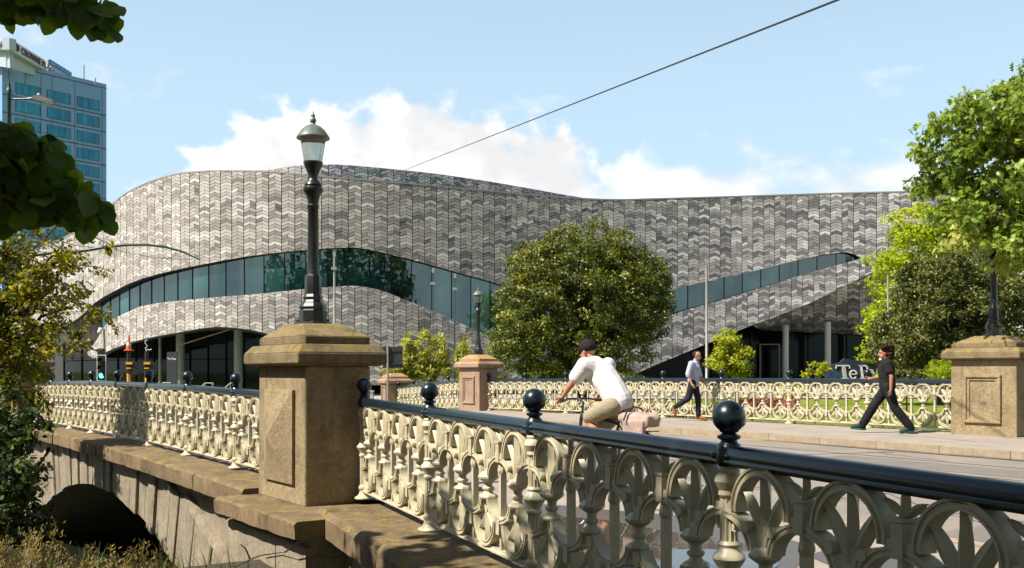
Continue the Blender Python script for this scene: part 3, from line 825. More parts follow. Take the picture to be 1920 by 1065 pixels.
TOP = spl([(40, 480), (100, 457), (150, 431), (190, 402), (240, 362), (300, 336), (350, 325), (420, 321), (500, 322.5), (560, 328), (650, 336), (760, 345), (900, 358), (1000, 367), (1080, 373), (1150, 376), (1230, 374), (1400, 369), (1560, 364), (1720, 360), (1840, 357)])
SLT = spl([(40, 668), (88, 636), (125, 611), (150, 594), (181, 566), (205, 551), (260, 525), (330, 506), (400, 492), (470, 480), (560, 470), (620, 465.5), (662, 464), (700, 470), (760, 484), (820, 500), (880, 517), (920, 528), (1000, 553), (1080, 570), (1160, 567), (1220, 555), (1262, 543), (1300, 533), (1400, 511), (1500, 487), (1560, 475.5), (1588, 473), (1616, 484)])
SLB1 = spl([(164, 664), (180, 640), (203, 605), (225, 592), (245, 583), (266, 574), (345, 563), (422, 556), (480, 551.5), (560, 543), (620, 538), (662, 536), (700, 541), (760, 562), (825, 589), (896, 621), (933, 638), (1000, 676), (1050, 712)])
BOT1 = spl([(164, 664), (176, 671.5), (203, 658), (253, 640), (328, 624.5), (412, 613), (453, 616), (505, 627), (560, 662), (610, 705), (640, 722), (1050, 722)])
SLB2 = spl([(1090, 690), (1160, 640), (1245, 596), (1371, 557), (1480, 523), (1616, 484)])
BOT2 = spl([(1090, 735), (1150, 722), (1196, 699), (1290, 659), (1392, 617), (1501, 576), (1589, 534), (1629, 514), (1700, 488), (1840, 440)])
LEAN = .15
SLITBOT_G = 726.0
cc = thing('convention_centre', 'long curving convention centre clad in grey herringbone tiles with ribbon windows', 'building', (0, 84, -.45))
coff = Vector((0, 84, -.45))
def cput(o, par=None):
    o.parent = par or cc
    if par is None: o.matrix_parent_inverse = Matrix.Translation(-coff)
    return o
def z_at(x, y, Yd): k = (HOR-y)/F; return (EYE+k*Yd)/(1-k*LEAN)
def S(x, z, off=0.0):
    Yd = PLAN(x); e = 1+LEAN*max(0, z)/Yd
    X_ = (x-960)/F*Yd*e; Y_ = Yd*e
    if off:
        a, b = PLAN(x-4), PLAN(x+4); tx, ty = (x+4-960)/F*b-(x-4-960)/F*a, b-a; l = math.hypot(tx, ty)
        X_ += -ty/l*-off; Y_ += tx/l*-off      # outward = towards the viewer
    return Vector((X_, Y_, z))
# photo columns at equal steps along the wall
CW = .48; xs_ = [40.0]; x = 40.0
acc = 0; prev = S(x, 0)
while x < 1838:
    x += .25; p = S(x, 0); acc += (p-prev).length; prev = p
    if acc >= CW: xs_.append(x); acc = 0
TH, SLN = .262, .175
tile_m = attr_mat('facade_tile', 'col', .62, .3)
back_m = mat('facade_backing', (.035, .035, .035), .9, var=.1)
prng = random.Random(21)
def clip(poly, lo, hi):
    # poly of (u,z); lo/hi = (zL,zR) lines
    def cut(pl, ln, keep_above):
        out = []
        def sd(p): q = p[1]-(ln[0]+(ln[1]-ln[0])*p[0]); return q if keep_above else -q
        for i in range(len(pl)):
            a, b = pl[i], pl[(i+1) % len(pl)]; da, db = sd(a), sd(b)
            if da >= 0: out.append(a)
            if (da >= 0) != (db >= 0): k = da/(da-db); out.append((a[0]+(b[0]-a[0])*k, a[1]+(b[1]-a[1])*k))
        return out
    p = cut(poly, lo, True)
    return cut(p, hi, False) if len(p) > 2 else []
PAL = [(.47, .44, .40), (.36, .332, .292), (.275, .25, .218), (.205, .187, .165), (.128, .122, .122), (.08, .079, .086)]
def tile_color(x, streak):
    left = smooth(520, 160, x) if x < 520 else 0.0
    right = smooth(700, 1300, x)
    w = [.14+.08*left, .24+.20*left, .30-.08*right, .18-.06*left, .12-.10*left+.10*right, .03-.03*left+.08*right]
    v = prng.random()*.80+streak*.20
    tot = sum(max(0, k) for k in w); c = 0
    for i, k in enumerate(w):
        c += max(0, k)/tot
        if v <= c: break
    cl = PAL[i]; j = prng.uniform(.93, 1.07); g_ = (cl[0]+cl[1]+cl[2])/3; w_ = .10+.45*right
    return tuple((k*(1-w_)+g_*w_)*j for k in cl)
def tiles(cols, region, surf, depth=.035, colf=tile_color, dark=1.0):
    """region(x) -> list of (zlo, zhi); returns list of (verts, color, size)"""
    out = []
    for c in range(len(cols)-1):
        xa, xb = cols[c], cols[c+1]; ra, rb = region(xa), region(xb)
        g0, g1 = (.035, .012) if c % 2 == 0 else (.012, .035)
        g0, g1 = g0*.8, g1*.8
        ph = prng.random()*.0
        st = prng.random()
        if c % 2 == 0: pair = {}
        for (la, ha), (lb, hb) in zip(ra, rb):
            if ha-la < .02 and hb-lb < .02: continue
            ua, ub = g0/CW, 1-g1/CW
            zmin = min(la, lb)-SLN-.1; zmax = max(ha, hb)+.1
            k = math.floor(zmin/TH)
            while k*TH < zmax:
                if prng.random() < .45: st = prng.random()
                zl, zr = (k*TH, k*TH+SLN) if c % 2 == 0 else (k*TH+SLN, k*TH)
                q = .016
                poly = [(ua, zl+q), (ub, zr+q), (ub, zr+TH-q), (ua, zl+TH-q)]
                full = len(poly)
                pl = clip(poly, (la, lb), (ha, hb))
                k += 1
                if len(pl) < 3: continue
                n = len(pl); d = depth*prng.uniform(.6, 1.3)
                fr = [surf(xa+(xb-xa)*u, z, d) for u, z in pl]; bk = [surf(xa+(xb-xa)*u, z, 0) for u, z in pl]
                ar = abs(sum(pl[i][0]*pl[(i+1) % n][1]-pl[(i+1) % n][0]*pl[i][1] for i in range(n)))/2
                cc_ = colf((xa+xb)/2, st)
                if c % 2 == 0: pair[k] = cc_
                elif k in pair and prng.random() < .5: cc_ = pair[k]
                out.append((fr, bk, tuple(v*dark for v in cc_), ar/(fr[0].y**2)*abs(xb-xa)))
    return out
def tile_mesh(name, ts_):
    v = []; f = []; cl = []
    for fr, bk, c, _ in ts_:
        n = len(fr); o = len(v); v += [tuple(p) for p in fr]+[tuple(p) for p in bk]
        f.append(tuple(range(o, o+n))); cl += [c]*n
        for i in range(n):
            j = (i+1) % n; f.append((o+i, o+n+i, o+n+j, o+j)); cl += [c]*4
    me = bpy.data.meshes.new(name); me.from_pydata(v, [], f); me.materials.append(tile_m)
    a = me.color_attributes.new('col', 'FLOAT_COLOR', 'CORNER')
    arr = np.ones((len(cl), 4), np.float32); arr[:, :3] = np.array(cl, np.float32); a.data.foreach_set('color', arr.ravel())
    return me
def wall_part(name, cols, region, surf, keep, off=-.01, colf=tile_color, dark=1.0):
    v = []; f = []
    for c in range(len(cols)-1):
        ra, rb = region(cols[c]), region(cols[c+1])
        for (la, ha), (lb, hb) in zip(ra, rb):
            if ha-la < .02 and hb-lb < .02: continue
            o = len(v); v += [surf(cols[c], la, off), surf(cols[c+1], lb, off), surf(cols[c+1], hb, off), surf(cols[c], ha, off)]; f.append((o, o+1, o+2, o+3))
            # back face gives the wall its thickness
            o2 = len(v); v += [surf(cols[c], la, off-.5), surf(cols[c+1], lb, off-.5), surf(cols[c+1], hb, off-.5), surf(cols[c], ha, off-.5)]
            f += [(o, o+1, o2+1, o2), (o+3, o+2, o2+2, o2+3)]
    me = bpy.data.meshes.new(name); me.from_pydata([tuple(p) for p in v], [], f); me.materials.append(back_m)
    w_ = cput(obj(name, me))
    ts_ = tiles(cols, region, surf, colf=colf, dark=dark); ts_.sort(key=lambda q: -q[3])
    for q in ts_[:keep]:
        cput(obj('cladding_tile', tile_mesh('cladding_tile', [q])), w_)
    rest = cput(obj('cladding_tiles', tile_mesh('cladding_tiles', ts_[keep:])), w_); rest['kind'] = 'stuff'
    return w_
def reg_up(x):
    Yd = PLAN(x); lo = SLT(x) if x <= 1616 else BOT2(x)
    if x > 1616: lo = max(484, BOT2(x))
    return [(z_at(x, lo, Yd), z_at(x, TOP(x), Yd))]
def reg_lo1(x):
    Yd = PLAN(x); return [(z_at(x, BOT1(x), Yd), z_at(x, SLB1(x), Yd))]
def reg_lo2(x):
    Yd = PLAN(x); return [(z_at(x, BOT2(x), Yd), z_at(x, min(SLB2(x), BOT2(x)), Yd))]
up_w = wall_part('upper_facade', xs_, reg_up, S, 180)
lo1_w = wall_part('lower_facade', [164.5]+[x for x in xs_ if 165 < x < 1045], reg_lo1, S, 80)
lo2_w = wall_part('lower_facade', [x for x in xs_ if 1092 < x < 1627], reg_lo2, S, 40)
# parapet trim line on the roof edge
tr = MB(); v = []
for x in xs_[::2]:
    z = z_at(x, TOP(x), PLAN(x)); v += [S(x, z+.0, .06), S(x, z+.12, .06), S(x, z+.12, -.45), S(x, z, -.45)]
tr.add(v, [(i*4+j, i*4+(j+1) % 4, i*4+4+(j+1) % 4, i*4+4+j) for i in range(len(v)//4-1) for j in range(4)])
cput(tr.build('roof_trim', mat('roof_trim_metal', (.30, .29, .27), .5, metal=.3)))
# roof sheets behind the parapet
rf = MB(); v = []
for x in xs_[::3]:
    z = z_at(x, TOP(x), PLAN(x))-.3; p = S(x, z, -.4); v += [p, p+Vector((p.x*.25, 40, 0))]
rf.add(v, [(2*i, 2*i+2, 2*i+3, 2*i+1) for i in range(len(v)//2-1)])
cput(rf.build('roof', mat('roof_membrane', (.30, .30, .30), .8)))
# set-back perforated screen
STOP = spl([(488, 321), (520, 315), (570, 309), (625, 307.5), (700, 313), (800, 323), (900, 337), (1000, 354), (1060, 365), (1128, 376)])
SB = 5.0
def S2(x, z, off=0.0):
    p = S(x, z, off); e = 1+SB/PLAN(x); return Vector((p.x*e, p.y*e, z))
def z2(x, y): k = (HOR-y)/F; Yd = PLAN(x)*(1+SB/PLAN(x)); return (EYE+k*Yd)/(1-k*LEAN)
def reg_s(x): return [(z2(x, TOP(x)+14), z2(x, STOP(x)))]
def col_s(x, st):
    if x < 600: return tuple(k*prng.uniform(.9, 1.1) for k in prng.choice([(.42, .40, .37), (.34, .32, .29), (.26, .24, .22)]))
    return tuple(k*prng.uniform(.8, 1.15) for k in prng.choice([(.15, .155, .165), (.21, .215, .22), (.28, .285, .29), (.09, .095, .10)]))
scol = [x for x in xs_ if 488 < x < 1128]
scr = wall_part('roof_screen', scol, reg_s, S2, 0, colf=col_s)
st = MB()
for c in range(len(scol)-1):
    if scol[c] < 606: continue
    (lo, hi), = reg_s((scol[c]+scol[c+1])/2)
    for q in range(int((hi-lo)*5)):
        x = prng.uniform(scol[c], scol[c+1]); z = prng.uniform(lo+.1, hi-.05); p = S2(x, z, .06); s = .032
        st.add([p+Vector((-s, 0, -s)), p+Vector((s, 0, -s)), p+Vector((s, 0, s)), p+Vector((-s, 0, s))], [(0, 1, 2, 3)])
o = st.build('screen_studs', mat('stud_metal', (.42, .43, .45), .5)); cput(o, scr); o['kind'] = 'stuff'

# ribbon windows: recessed panes between slim mullions
def glass_mat(name, c, rough=.03, ior=1.75, var=.5):
    m, nt, bs = new_mat(name); bs.inputs['Roughness'].default_value = rough; bs.inputs['IOR'].default_value = ior
    bs.inputs['Specular Tint'].default_value = (.62, .84, .88, 1)
    n = noise_node(nt, .22, 3, .5, 'Object')
    nt.links.new(ramp(nt, n.outputs[0], [(.35, tuple(k*(1-var) for k in c)), (.65, tuple(k*(1+var) for k in c))]), bs.inputs['Base Color'])
    n2 = noise_node(nt, .5, 2, .5); bump(nt, bs, n2.outputs[0], .02, .1)
    return m
gl_m = glass_mat('ribbon_glass', (.003, .022, .024), .015, 2.2, .8)
gl_d = glass_mat('entrance_glass', (.005, .008, .006), .03, 1.27)
gl_m2 = glass_mat('ribbon_glass_pale', (.018, .060, .060), .015, 2.3, .4)
mull_m = mat('mullion', (.014, .018, .02), .85, var=.1, spec=.1)
rw = cput(obj('ribbon_window', None))
rw.location = (0, 0, 0)
def SG(x, z): return S(x, z, -.55)
def pane_strip(xlist, lofn, hifn):
    for i in range(len(xlist)-1):
        xa, xb = xlist[i], xlist[i+1]
        n = 4; v = []; jx = prng.uniform(-.02, .02)
        e0, e1 = S(xa, 0), S(xb, 0); g = .03/(e1-e0).length
        for k in range(n+1):
            u = g+(1-2*g)*k/n; x = xa+(xb-xa)*u; Yd = PLAN(x); lo, hi = z_at(x, lofn(x), Yd)-.25, z_at(x, hifn(x), Yd)+.25
            if hi-lo < .52: hi = lo+.05
            pm_ = S(x, (lo+hi)/2, -.62)+Vector((0, jx*(u-.5), 0)); v += [lift(pm_, lo), lift(pm_, hi)]
        b = MB(); b.add(v, [(2*k, 2*k+2, 2*k+3, 2*k+1) for k in range(n)]); b.build('pane', prng.choice((gl_m, gl_m, gl_m2)), rw)
        x = xa; Yd = PLAN(x); lo, hi = z_at(x, lofn(x), Yd)-.2, z_at(x, hifn(x), Yd)+.2
        if hi-lo > .6:
            m = MB(); pm_ = S(x, (lo+hi)/2, -.585); m.tube([lift(pm_, lo), lift(pm_, hi)], .030, 4); m.build('mullion', mull_m, rw)
def steps(x0, x1, w):
    out = [x0]; x = x0; acc = 0; p = S(x, 0)
    while x < x1:
        x += .5; q = S(x, 0); acc += (q-p).length; p = q
        if acc >= w: out.append(x); acc = 0
    out.append(x1); return out
lo_all = lambda x: SLB1(x) if x < 1040 else (SLITBOT_G if x < 1095 else SLB2(x))
pane_strip(steps(178, 1612, 1.62), lambda x: min(lo_all(x), 726), SLT)
# dark wall and soffit that close the slit's left tip and the left overhang
ret_m = attr_mat('shaded_tile', 'col', .7, .2)
def tri_wall(name, pts, m):
    b = MB(); b.add(pts, [tuple(range(len(pts)))]); return cput(b.build(name, m))
# return wall at the left tip, tile clad, turned away from the sun
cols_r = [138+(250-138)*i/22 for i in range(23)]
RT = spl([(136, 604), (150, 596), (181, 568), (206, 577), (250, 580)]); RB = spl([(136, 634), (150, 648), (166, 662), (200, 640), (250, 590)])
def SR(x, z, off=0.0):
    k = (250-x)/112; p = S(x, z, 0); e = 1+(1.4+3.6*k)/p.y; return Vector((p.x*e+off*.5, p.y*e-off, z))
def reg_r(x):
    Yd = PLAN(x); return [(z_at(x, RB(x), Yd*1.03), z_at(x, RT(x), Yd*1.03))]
wall_part('return_wall', cols_r, reg_r, SR, 0, dark=.55)  # tile colours darkened to put shade on this return
# entrance recess at the left: soffit, glazing, columns, handrails
def Sg(x, z, back): p = S(x, z); e = 1+back/p.y; return Vector((p.x*e, p.y*e, z))
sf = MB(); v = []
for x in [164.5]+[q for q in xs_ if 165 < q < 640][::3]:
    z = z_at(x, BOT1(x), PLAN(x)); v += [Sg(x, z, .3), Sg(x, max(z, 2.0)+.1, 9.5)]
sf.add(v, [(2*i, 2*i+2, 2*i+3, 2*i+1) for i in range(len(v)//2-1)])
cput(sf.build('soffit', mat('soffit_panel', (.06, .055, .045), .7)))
eg = cput(obj('entrance_glazing', None))
gx = [120+(660-120)*i/16 for i in range(17)]
for i in range(16):
    a, b_ = Sg(gx[i], 0, 9), Sg(gx[i+1], 0, 9)
    zt = max(1.2, z_at(gx[i], BOT1(max(165, gx[i])), PLAN(gx[i])), z_at(gx[i+1], BOT1(max(165, gx[i+1])), PLAN(gx[i+1])))+1.2
    b = MB(); b.add([lift(a, -.5), lift(b_, -.5), lift(b_, zt), lift(a, zt)], [(0, 1, 2, 3)]); b.build('pane', gl_d, eg)
    m = MB(); m.box((a.x, a.y-.05, zt/2-.25), (.09, .12, zt+.5)); m.build('mullion', mull_m, eg)
    m = MB(); m.tube([lift(a, 2.4)-Vector((0, .05, 0)), lift(b_, 2.4)-Vector((0, .05, 0))], .04, 4); m.build('transom', mull_m, eg)
gcol = mat('green_grey_column', (.20, .25, .17), .6, var=.1)
for x, w_ in ((338, .34), (447, .34), (300, .12)):
    p = Sg(x, 0, 4.5); m = MB(); m.lathe([(w_, -.5), (w_, 4.6)], 18, (p.x, p.y, 0)); cput(m.build('column', gcol, None, 40))
# timber batten under the soffit
a, b_ = P(340, 646, 80), P(430, 618, 80); m = MB(); m.tube([a, b_], .05, 5); cput(m.build('soffit_edge_strip', mat('gold_strip', (.35, .25, .10), .5)))
# right-hand recess: sloping tiled underside and entrance glazing with white columns
UB = spl([(1392, 617), (1629, 627), (1840, 634)])
cols_u = [x for x in xs_ if 1392 < x < 1838]
def SU(x, z, off=0.0):
    Yd = PLAN(x); zt = z_at(x, BOT2(x), Yd); zb = z_at(x, UB(x), Yd+9)
    k = min(1.0, max(0.0, (zt-z)/max(.3, zt-zb))); Yk = Yd*(1+LEAN*max(0, zt)/Yd)+.3+9*k
    p = Vector(((x-960)/F*Yk, Yk, z)); p.y -= off*.8; p.z -= off*.5; return p
def reg_u(x):
    Yd = PLAN(x); return [(z_at(x, UB(x), Yd+9), z_at(x, BOT2(x), Yd)-.02)]
PAL2 = PAL
wall_part('sloping_underside', cols_u, reg_u, SU, 0)
eg2 = cput(obj('entrance_glazing', None))
gx = [1190+(1840-1190)*i/18 for i in range(19)]
for i in range(18):
    Yk = 98.8; a = Vector(((gx[i]-960)/F*Yk, Yk, 0)); b_ = Vector(((gx[i+1]-960)/F*Yk, Yk, 0)); zt = 6.2
    b = MB(); b.add([lift(a, -.5), lift(b_, -.5), lift(b_, zt), lift(a, zt)], [(0, 1, 2, 3)]); b.build('pane', gl_d, eg2)
    m = MB(); m.box((a.x, a.y-.06, zt/2-.25), (.08, .12, zt+.5)); m.build('mullion', mull_m, eg2)
wc = mat('white_column', (.62, .60, .56), .6, var=.05)
for x in (1473, 1552, 1632):
    p = P(x, 700, 94.5); m = MB(); m.lathe([(.29, -.5), (.29, 6.0)], 18, (p.x, p.y, 0)); cput(m.build('column', wc, None, 40))
dfm = mat('door_frame', (.30, .27, .20), .5)
for k in (0,):
    d0, d1 = P(1425, 700, 98.2), P(1461, 700, 98.2); zt = 4.0
    dr = cput(obj('door', None))
    for c, s in (((d0.x, d0.y, zt/2-.25), (.1, .1, zt+.5)), ((d1.x, d1.y, zt/2-.25), (.1, .1, zt+.5)), (((d0.x+d1.x)/2, d0.y, zt), (d1.x-d0.x, .1, .1))):
        m = MB(); m.box(c, s); m.build('door_frame', dfm, dr)
    m = MB(); m.box(((d0.x+d1.x)/2, d0.y+.1, 1.7), (d1.x-d0.x-.1, .04, 4.4)); m.build('door_leaf', gl_d, dr)
# dark core so that no daylight shows through the building
core = MB(); v = []
for x in xs_[::6]:
    p = S(x, 0); v += [p*(1+13/p.y)+Vector((0, 0, -.5)), p*(1+13/p.y)+Vector((0, 0, z_at(x, TOP(x), PLAN(x))-.35))]
core.add(v, [(2*i, 2*i+2, 2*i+3, 2*i+1) for i in range(len(v)//2-1)])
cput(core.build('inner_wall', mat('inner_wall_paint', (.05, .05, .05), .9)))

# plaza and low walls in front of the building
pl_ = MB(); pl_.add([(-70, 48, -.440), (-22, 58, -.440), (0, 66, -.440), (30, 70, -.440), (110, 68, -.440), (140, 140, -.440), (-90, 140, -.440)], [(0, 1, 2, 3, 4, 5, 6)])
pl_.build('plaza_paving', M_['paving'], kind='structure')
xr = MB(); xr.add([(-70, 36, -.446), (-24, 44, -.446), (-12, 47, -.446), (-8, 54, -.446), (-22, 57, -.446), (-70, 47, -.446)], [(0, 1, 2, 3, 4, 5)])
xr.build('side_street', M_['asphalt'], kind='structure')
conc = mat('low_wall_concrete', (.48, .44, .38), .85, var=.12, scale=3)
def flat(x, Y, z): p = P(x, 700, Y); p.z = z; return p
for label, a, b, h in (('pale concrete retaining wall along the lawn behind the walking men', flat(1190, 72, -.45), flat(1830, 70, -.45), .72),
                       ('pale concrete terrace wall below the left entrance', flat(300, 66, -.5), flat(700, 66, -.5), .55)):
    d = b-a; c = (a+b)/2; m = MB(); m.box((0, 0, h/2), (d.length, .5, h)); m.box((0, 0, h+.04), (d.length+.06, .6, .08))
    m.build('low_wall', conc, None, label=label, cat='wall')
    o = col.objects[-1]; o.location = c; o.rotation_euler = (0, 0, math.atan2(d.y, d.x))

# ------------------------------------------------------------------ hotel tower
ht = thing('hotel_tower', 'blue-grey hotel tower with ribbon windows and white rooftop sign', 'building', (-86, 192, -.5))
hoff = Vector((-86, 192, -.5))
def hput(o, par=None):
    o.parent = par or ht
    if par is None: o.matrix_parent_inverse = Matrix.Translation(-hoff)
    return o
A = Vector(((4-960)/F*185, 185, 0)); Bq = Vector(((199.5-960)/F*201, 201, 0))
hd = (Bq-A); HL = hd.length; he = hd.normalized(); hn = Vector((he.y, -he.x, 0))
HT = EYE+(HOR-158)/F*201
hwall = mat('tower_panel', (.21, .40, .66), .55, var=.10, scale=.25)
hglass, nt, bs = new_mat('tower_glass'); bs.inputs['Roughness'].default_value = .12
n = noise_node(nt, .9, 3, .6, stretch=(1, 1, .15)); nt.links.new(ramp(nt, n.outputs[0], [(.35, (.0, .12, .24)), (.6, (.0, .24, .42)), (.8, (.01, .33, .50))]), bs.inputs['Base Color'])
hblack = mat('tower_joint', (.05, .065, .075), .6)
def Hp(s, q, z): return A+he*s+hn*q+Vector((0, 0, z))
body = MB(); body.add([Hp(0, 0, -1), Hp(HL, 0, -1), Hp(HL, -26, -1), Hp(0, -26, -1), Hp(0, 0, HT), Hp(HL, 0, HT), Hp(HL, -26, HT), Hp(0, -26, HT)],
                      [(0, 3, 2, 1), (4, 5, 6, 7), (0, 1, 5, 4), (1, 2, 6, 5), (2, 3, 7, 6), (3, 0, 4, 7)])
hput(body.build('tower_body', hwall))
FH = 31.2/F*201
def slab(name, s0, s1, z0, z1, q0, q1, m, par=None):
    b = MB(); b.add([Hp(s, q, z) for z in (z0, z1) for s, q in ((s0, q1), (s1, q1), (s1, q0), (s0, q0))], [(0, 3, 2, 1), (4, 5, 6, 7), (0, 1, 5, 4), (1, 2, 6, 5), (2, 3, 7, 6), (3, 0, 4, 7)])
    return hput(b.build(name, m), par)
def sx(px):  # wall distance for a photo column
    r = (px-960)/F; return (r*A.y-A.x)/(he.x-r*he.y)
for i in range(17):
    zt = HT-3.6-i*FH
    if zt < 2: break
    for x0, x1 in ((29, 76), (88, 132.5), (144, 186.5)):
        wdw = slab('window', sx(x0), sx(x1), zt-2.05, zt, .03, .06, hblack)
        a, b_ = sx(x0)+.08, sx(x1)-.08
        for k in range(4):
            slab('window_pane', a+(b_-a)*k/4+.03, a+(b_-a)*(k+1)/4-.03, zt-1.97, zt-.08, .05, .085, hglass, wdw)
    slab('floor_joint', .05, HL-.05, zt-2.72, zt-2.58, .02, .10, hblack)
for px in (16, 47, 76.5, 97, 140, 191): slab('panel_joint', sx(px), sx(px)+.09, 1, HT-1, .01, .03, hblack)
slab('parapet_band', 0, HL, HT-.9, HT-.78, .02, .09, hblack)
# rooftop sign fascia
wh = mat('sign_fascia', (.55, .64, .74), .5, var=.05); whs = mat('roof_white', (.46, .53, .62), .6, var=.05)
def pix_slab(name, pts, m, th):
    b = MB(); f_ = [P(x, y, Y) for x, y, Y in pts]; nrm = (f_[1]-f_[0]).cross(f_[2]-f_[0]).normalized()
    if nrm.y < 0: nrm = -nrm
    bk = [p+nrm*th for p in f_]; n = len(f_)
    b.add(f_+bk, [tuple(range(n)), tuple(range(2*n-1, n-1, -1))]+[(i, i+n, (i+1) % n+n, (i+1) % n) for i in range(n)])
    return hput(b.build(name, m))
fas = pix_slab('sign_fascia', [(17.5, 71, 178), (84, 112.5, 191), (88, 133.5, 192), (17.5, 93, 178)], wh, 1.2)
pix_slab('sign_fascia', [(-60, 73, 190), (17.3, 71, 178), (17.3, 93, 178), (-60, 95, 190)], mat('sign_fascia_left', (.46, .52, .58), .5, var=.05), 1.2)
pix_slab('roof_box', [(17.5, 93, 180.3), (88, 133.5, 194.3), (84, 147, 193.5), (20, 128, 180.8)], whs, .8)
pix_slab('roof_box', [(-60, 95, 192), (17.2, 93, 180), (19, 127, 180), (-60, 117, 192)], whs, .8)
pix_slab('roof_wedge', [(90, 112, 196), (94.5, 111, 196.8), (134, 137, 204), (134, 147, 204), (90, 140, 196)], mat('roof_wedge_panel', (.45, .48, .50), .5), .8)
pix_slab('roof_glazing', [(94.5, 111, 196.4), (134.5, 136, 203.6), (134.5, 143, 203.6), (94.5, 119, 196.4)], hglass, .2)
for px, py, yb in ((157.5, 122, 150), (179, 146, 154)):
    a, b_ = P(px, py, 198), P(px, yb+4, 198); m = MB(); m.tube([a, b_], .12, 5); hput(m.build('antenna', M_['galv']))
# red lettering laid on the fascia plane
red = mat('sign_letter_red', (.16, .012, .03), .5, var=.1)
p00, p10, p01 = P(17.5, 71, 178), P(84, 112.5, 191), P(17.5, 93, 178)
ex = (p10-p00); fl_ = ex.length; ex.normalize(); ez = Vector((0, 0, 1)); ny = ex.cross(ez); 
if ny.y > 0: ny = -ny
def on_fascia(me, u, dz, par, name):
    o = obj(name, me); base = p00+ex*u+Vector((0, 0, -1.05+dz))+ny*.08
    # the fascia tilts: follow the line of its top edge
    tx = ex; upv = Vector((0, 0, 1)); upv = (upv-tx*upv.dot(tx)).normalized(); nz = tx.cross(upv)
    m = Matrix((tx, upv, nz)).transposed().to_4x4(); m.translation = base
    hput(o); o.matrix_parent_inverse = Matrix.Translation(-hoff); o.matrix_basis = m; return o
on_fascia(text_mesh('sign_lettering', 'CROWNE PLAZA', 1.62, red, .06, .012, 'LEFT', 1.02), 4.1, 0.05, None, 'sign_lettering')
em = MB(); ring = []
mr = MB(); mr.lathe([(.80, -.05), (.95, -.05), (.95, .05), (.80, .05), (.80, -.05)], 24, sq=.72); on_fascia(mr.mesh('sign_emblem', red), 2.35, .1, None, 'sign_emblem')
for q in range(3):
    mr = MB(); mr.box((-.32+.32*q, 0, 0), (.14, .75-.15*abs(q-1), .08)); mr.box((-.32+.32*q, -.42, 0), (.30, .14, .08)); on_fascia(mr.mesh('sign_emblem', red), 2.35, .1, None, 'sign_emblem')
# short run of lettering on the left-hand fascia (its end is all that shows)
q00, q10 = P(-60, 73, 190), P(17.3, 71, 178); ex2 = (q10-q00).normalized()
o = hput(obj('sign_lettering', text_mesh('sign_lettering', 'PLAZA', 1.5, red, .06, .012, 'RIGHT', .8))); nz = ex2.cross(Vector((0, 0, 1)))
m = Matrix((ex2, Vector((0, 0, 1)), nz)).transposed().to_4x4(); m.translation = q10-ex2*.6+Vector((0, 0, -1.05))+nz*.15; o.matrix_basis = m
# ------------------------------------------------------------------ vegetation
LEAF_DIAMOND = (np.array([(0, 0, 0), (.32, .42, .07), (0, 1, -.04), (-.32, .42, .07)]), [(0, 1, 2, 3)])
def _leafpoly(half, fold=.10, droop=.15):
    """outline list of (y, halfwidth): left and right halves folded along the midrib"""
    v = [(0, 0, 0)]; ys = [h for h in half]
    mid = [(0, y, -droop*y*y) for y, w in ys]; r = [(w, y, fold*w*2-droop*y*y) for y, w in ys]; l = [(-w, y, fold*w*2-droop*y*y) for y, w in ys]
    n = len(ys); V = [(0, 0, 0)]+mid+r+l+[(0, 1, -droop)]
    f = [(0, 1+n, 1), (0, 1, 1+2*n)]
    for i in range(n-1): f += [(1+i, 1+n+i, 2+n+i, 2+i), (1+i, 2+i, 2+2*n+i, 1+2*n+i)]
    e = 1+3*n; f += [(n, 2*n, e), (n, e, 3*n)]
    return np.array(V, float), f
LEAF_THIN = (np.array([(0, 0, 0), (.11, .45, .03), (0, 1, -.06), (-.11, .45, .03)]), [(0, 1, 2, 3)])
LEAF_OVAL = _leafpoly([(.12, .12), (.32, .34), (.58, .43), (.80, .34), (.93, .17)], .10, .22)
LEAF_OAK = _leafpoly([(.12, .05), (.26, .24), (.34, .08), (.50, .36), (.58, .10), (.74, .30), (.82, .08)], .12, .25)
LEAF_ELM = _leafpoly([(.15, .16), (.45, .30), (.75, .20)], .14, .18)
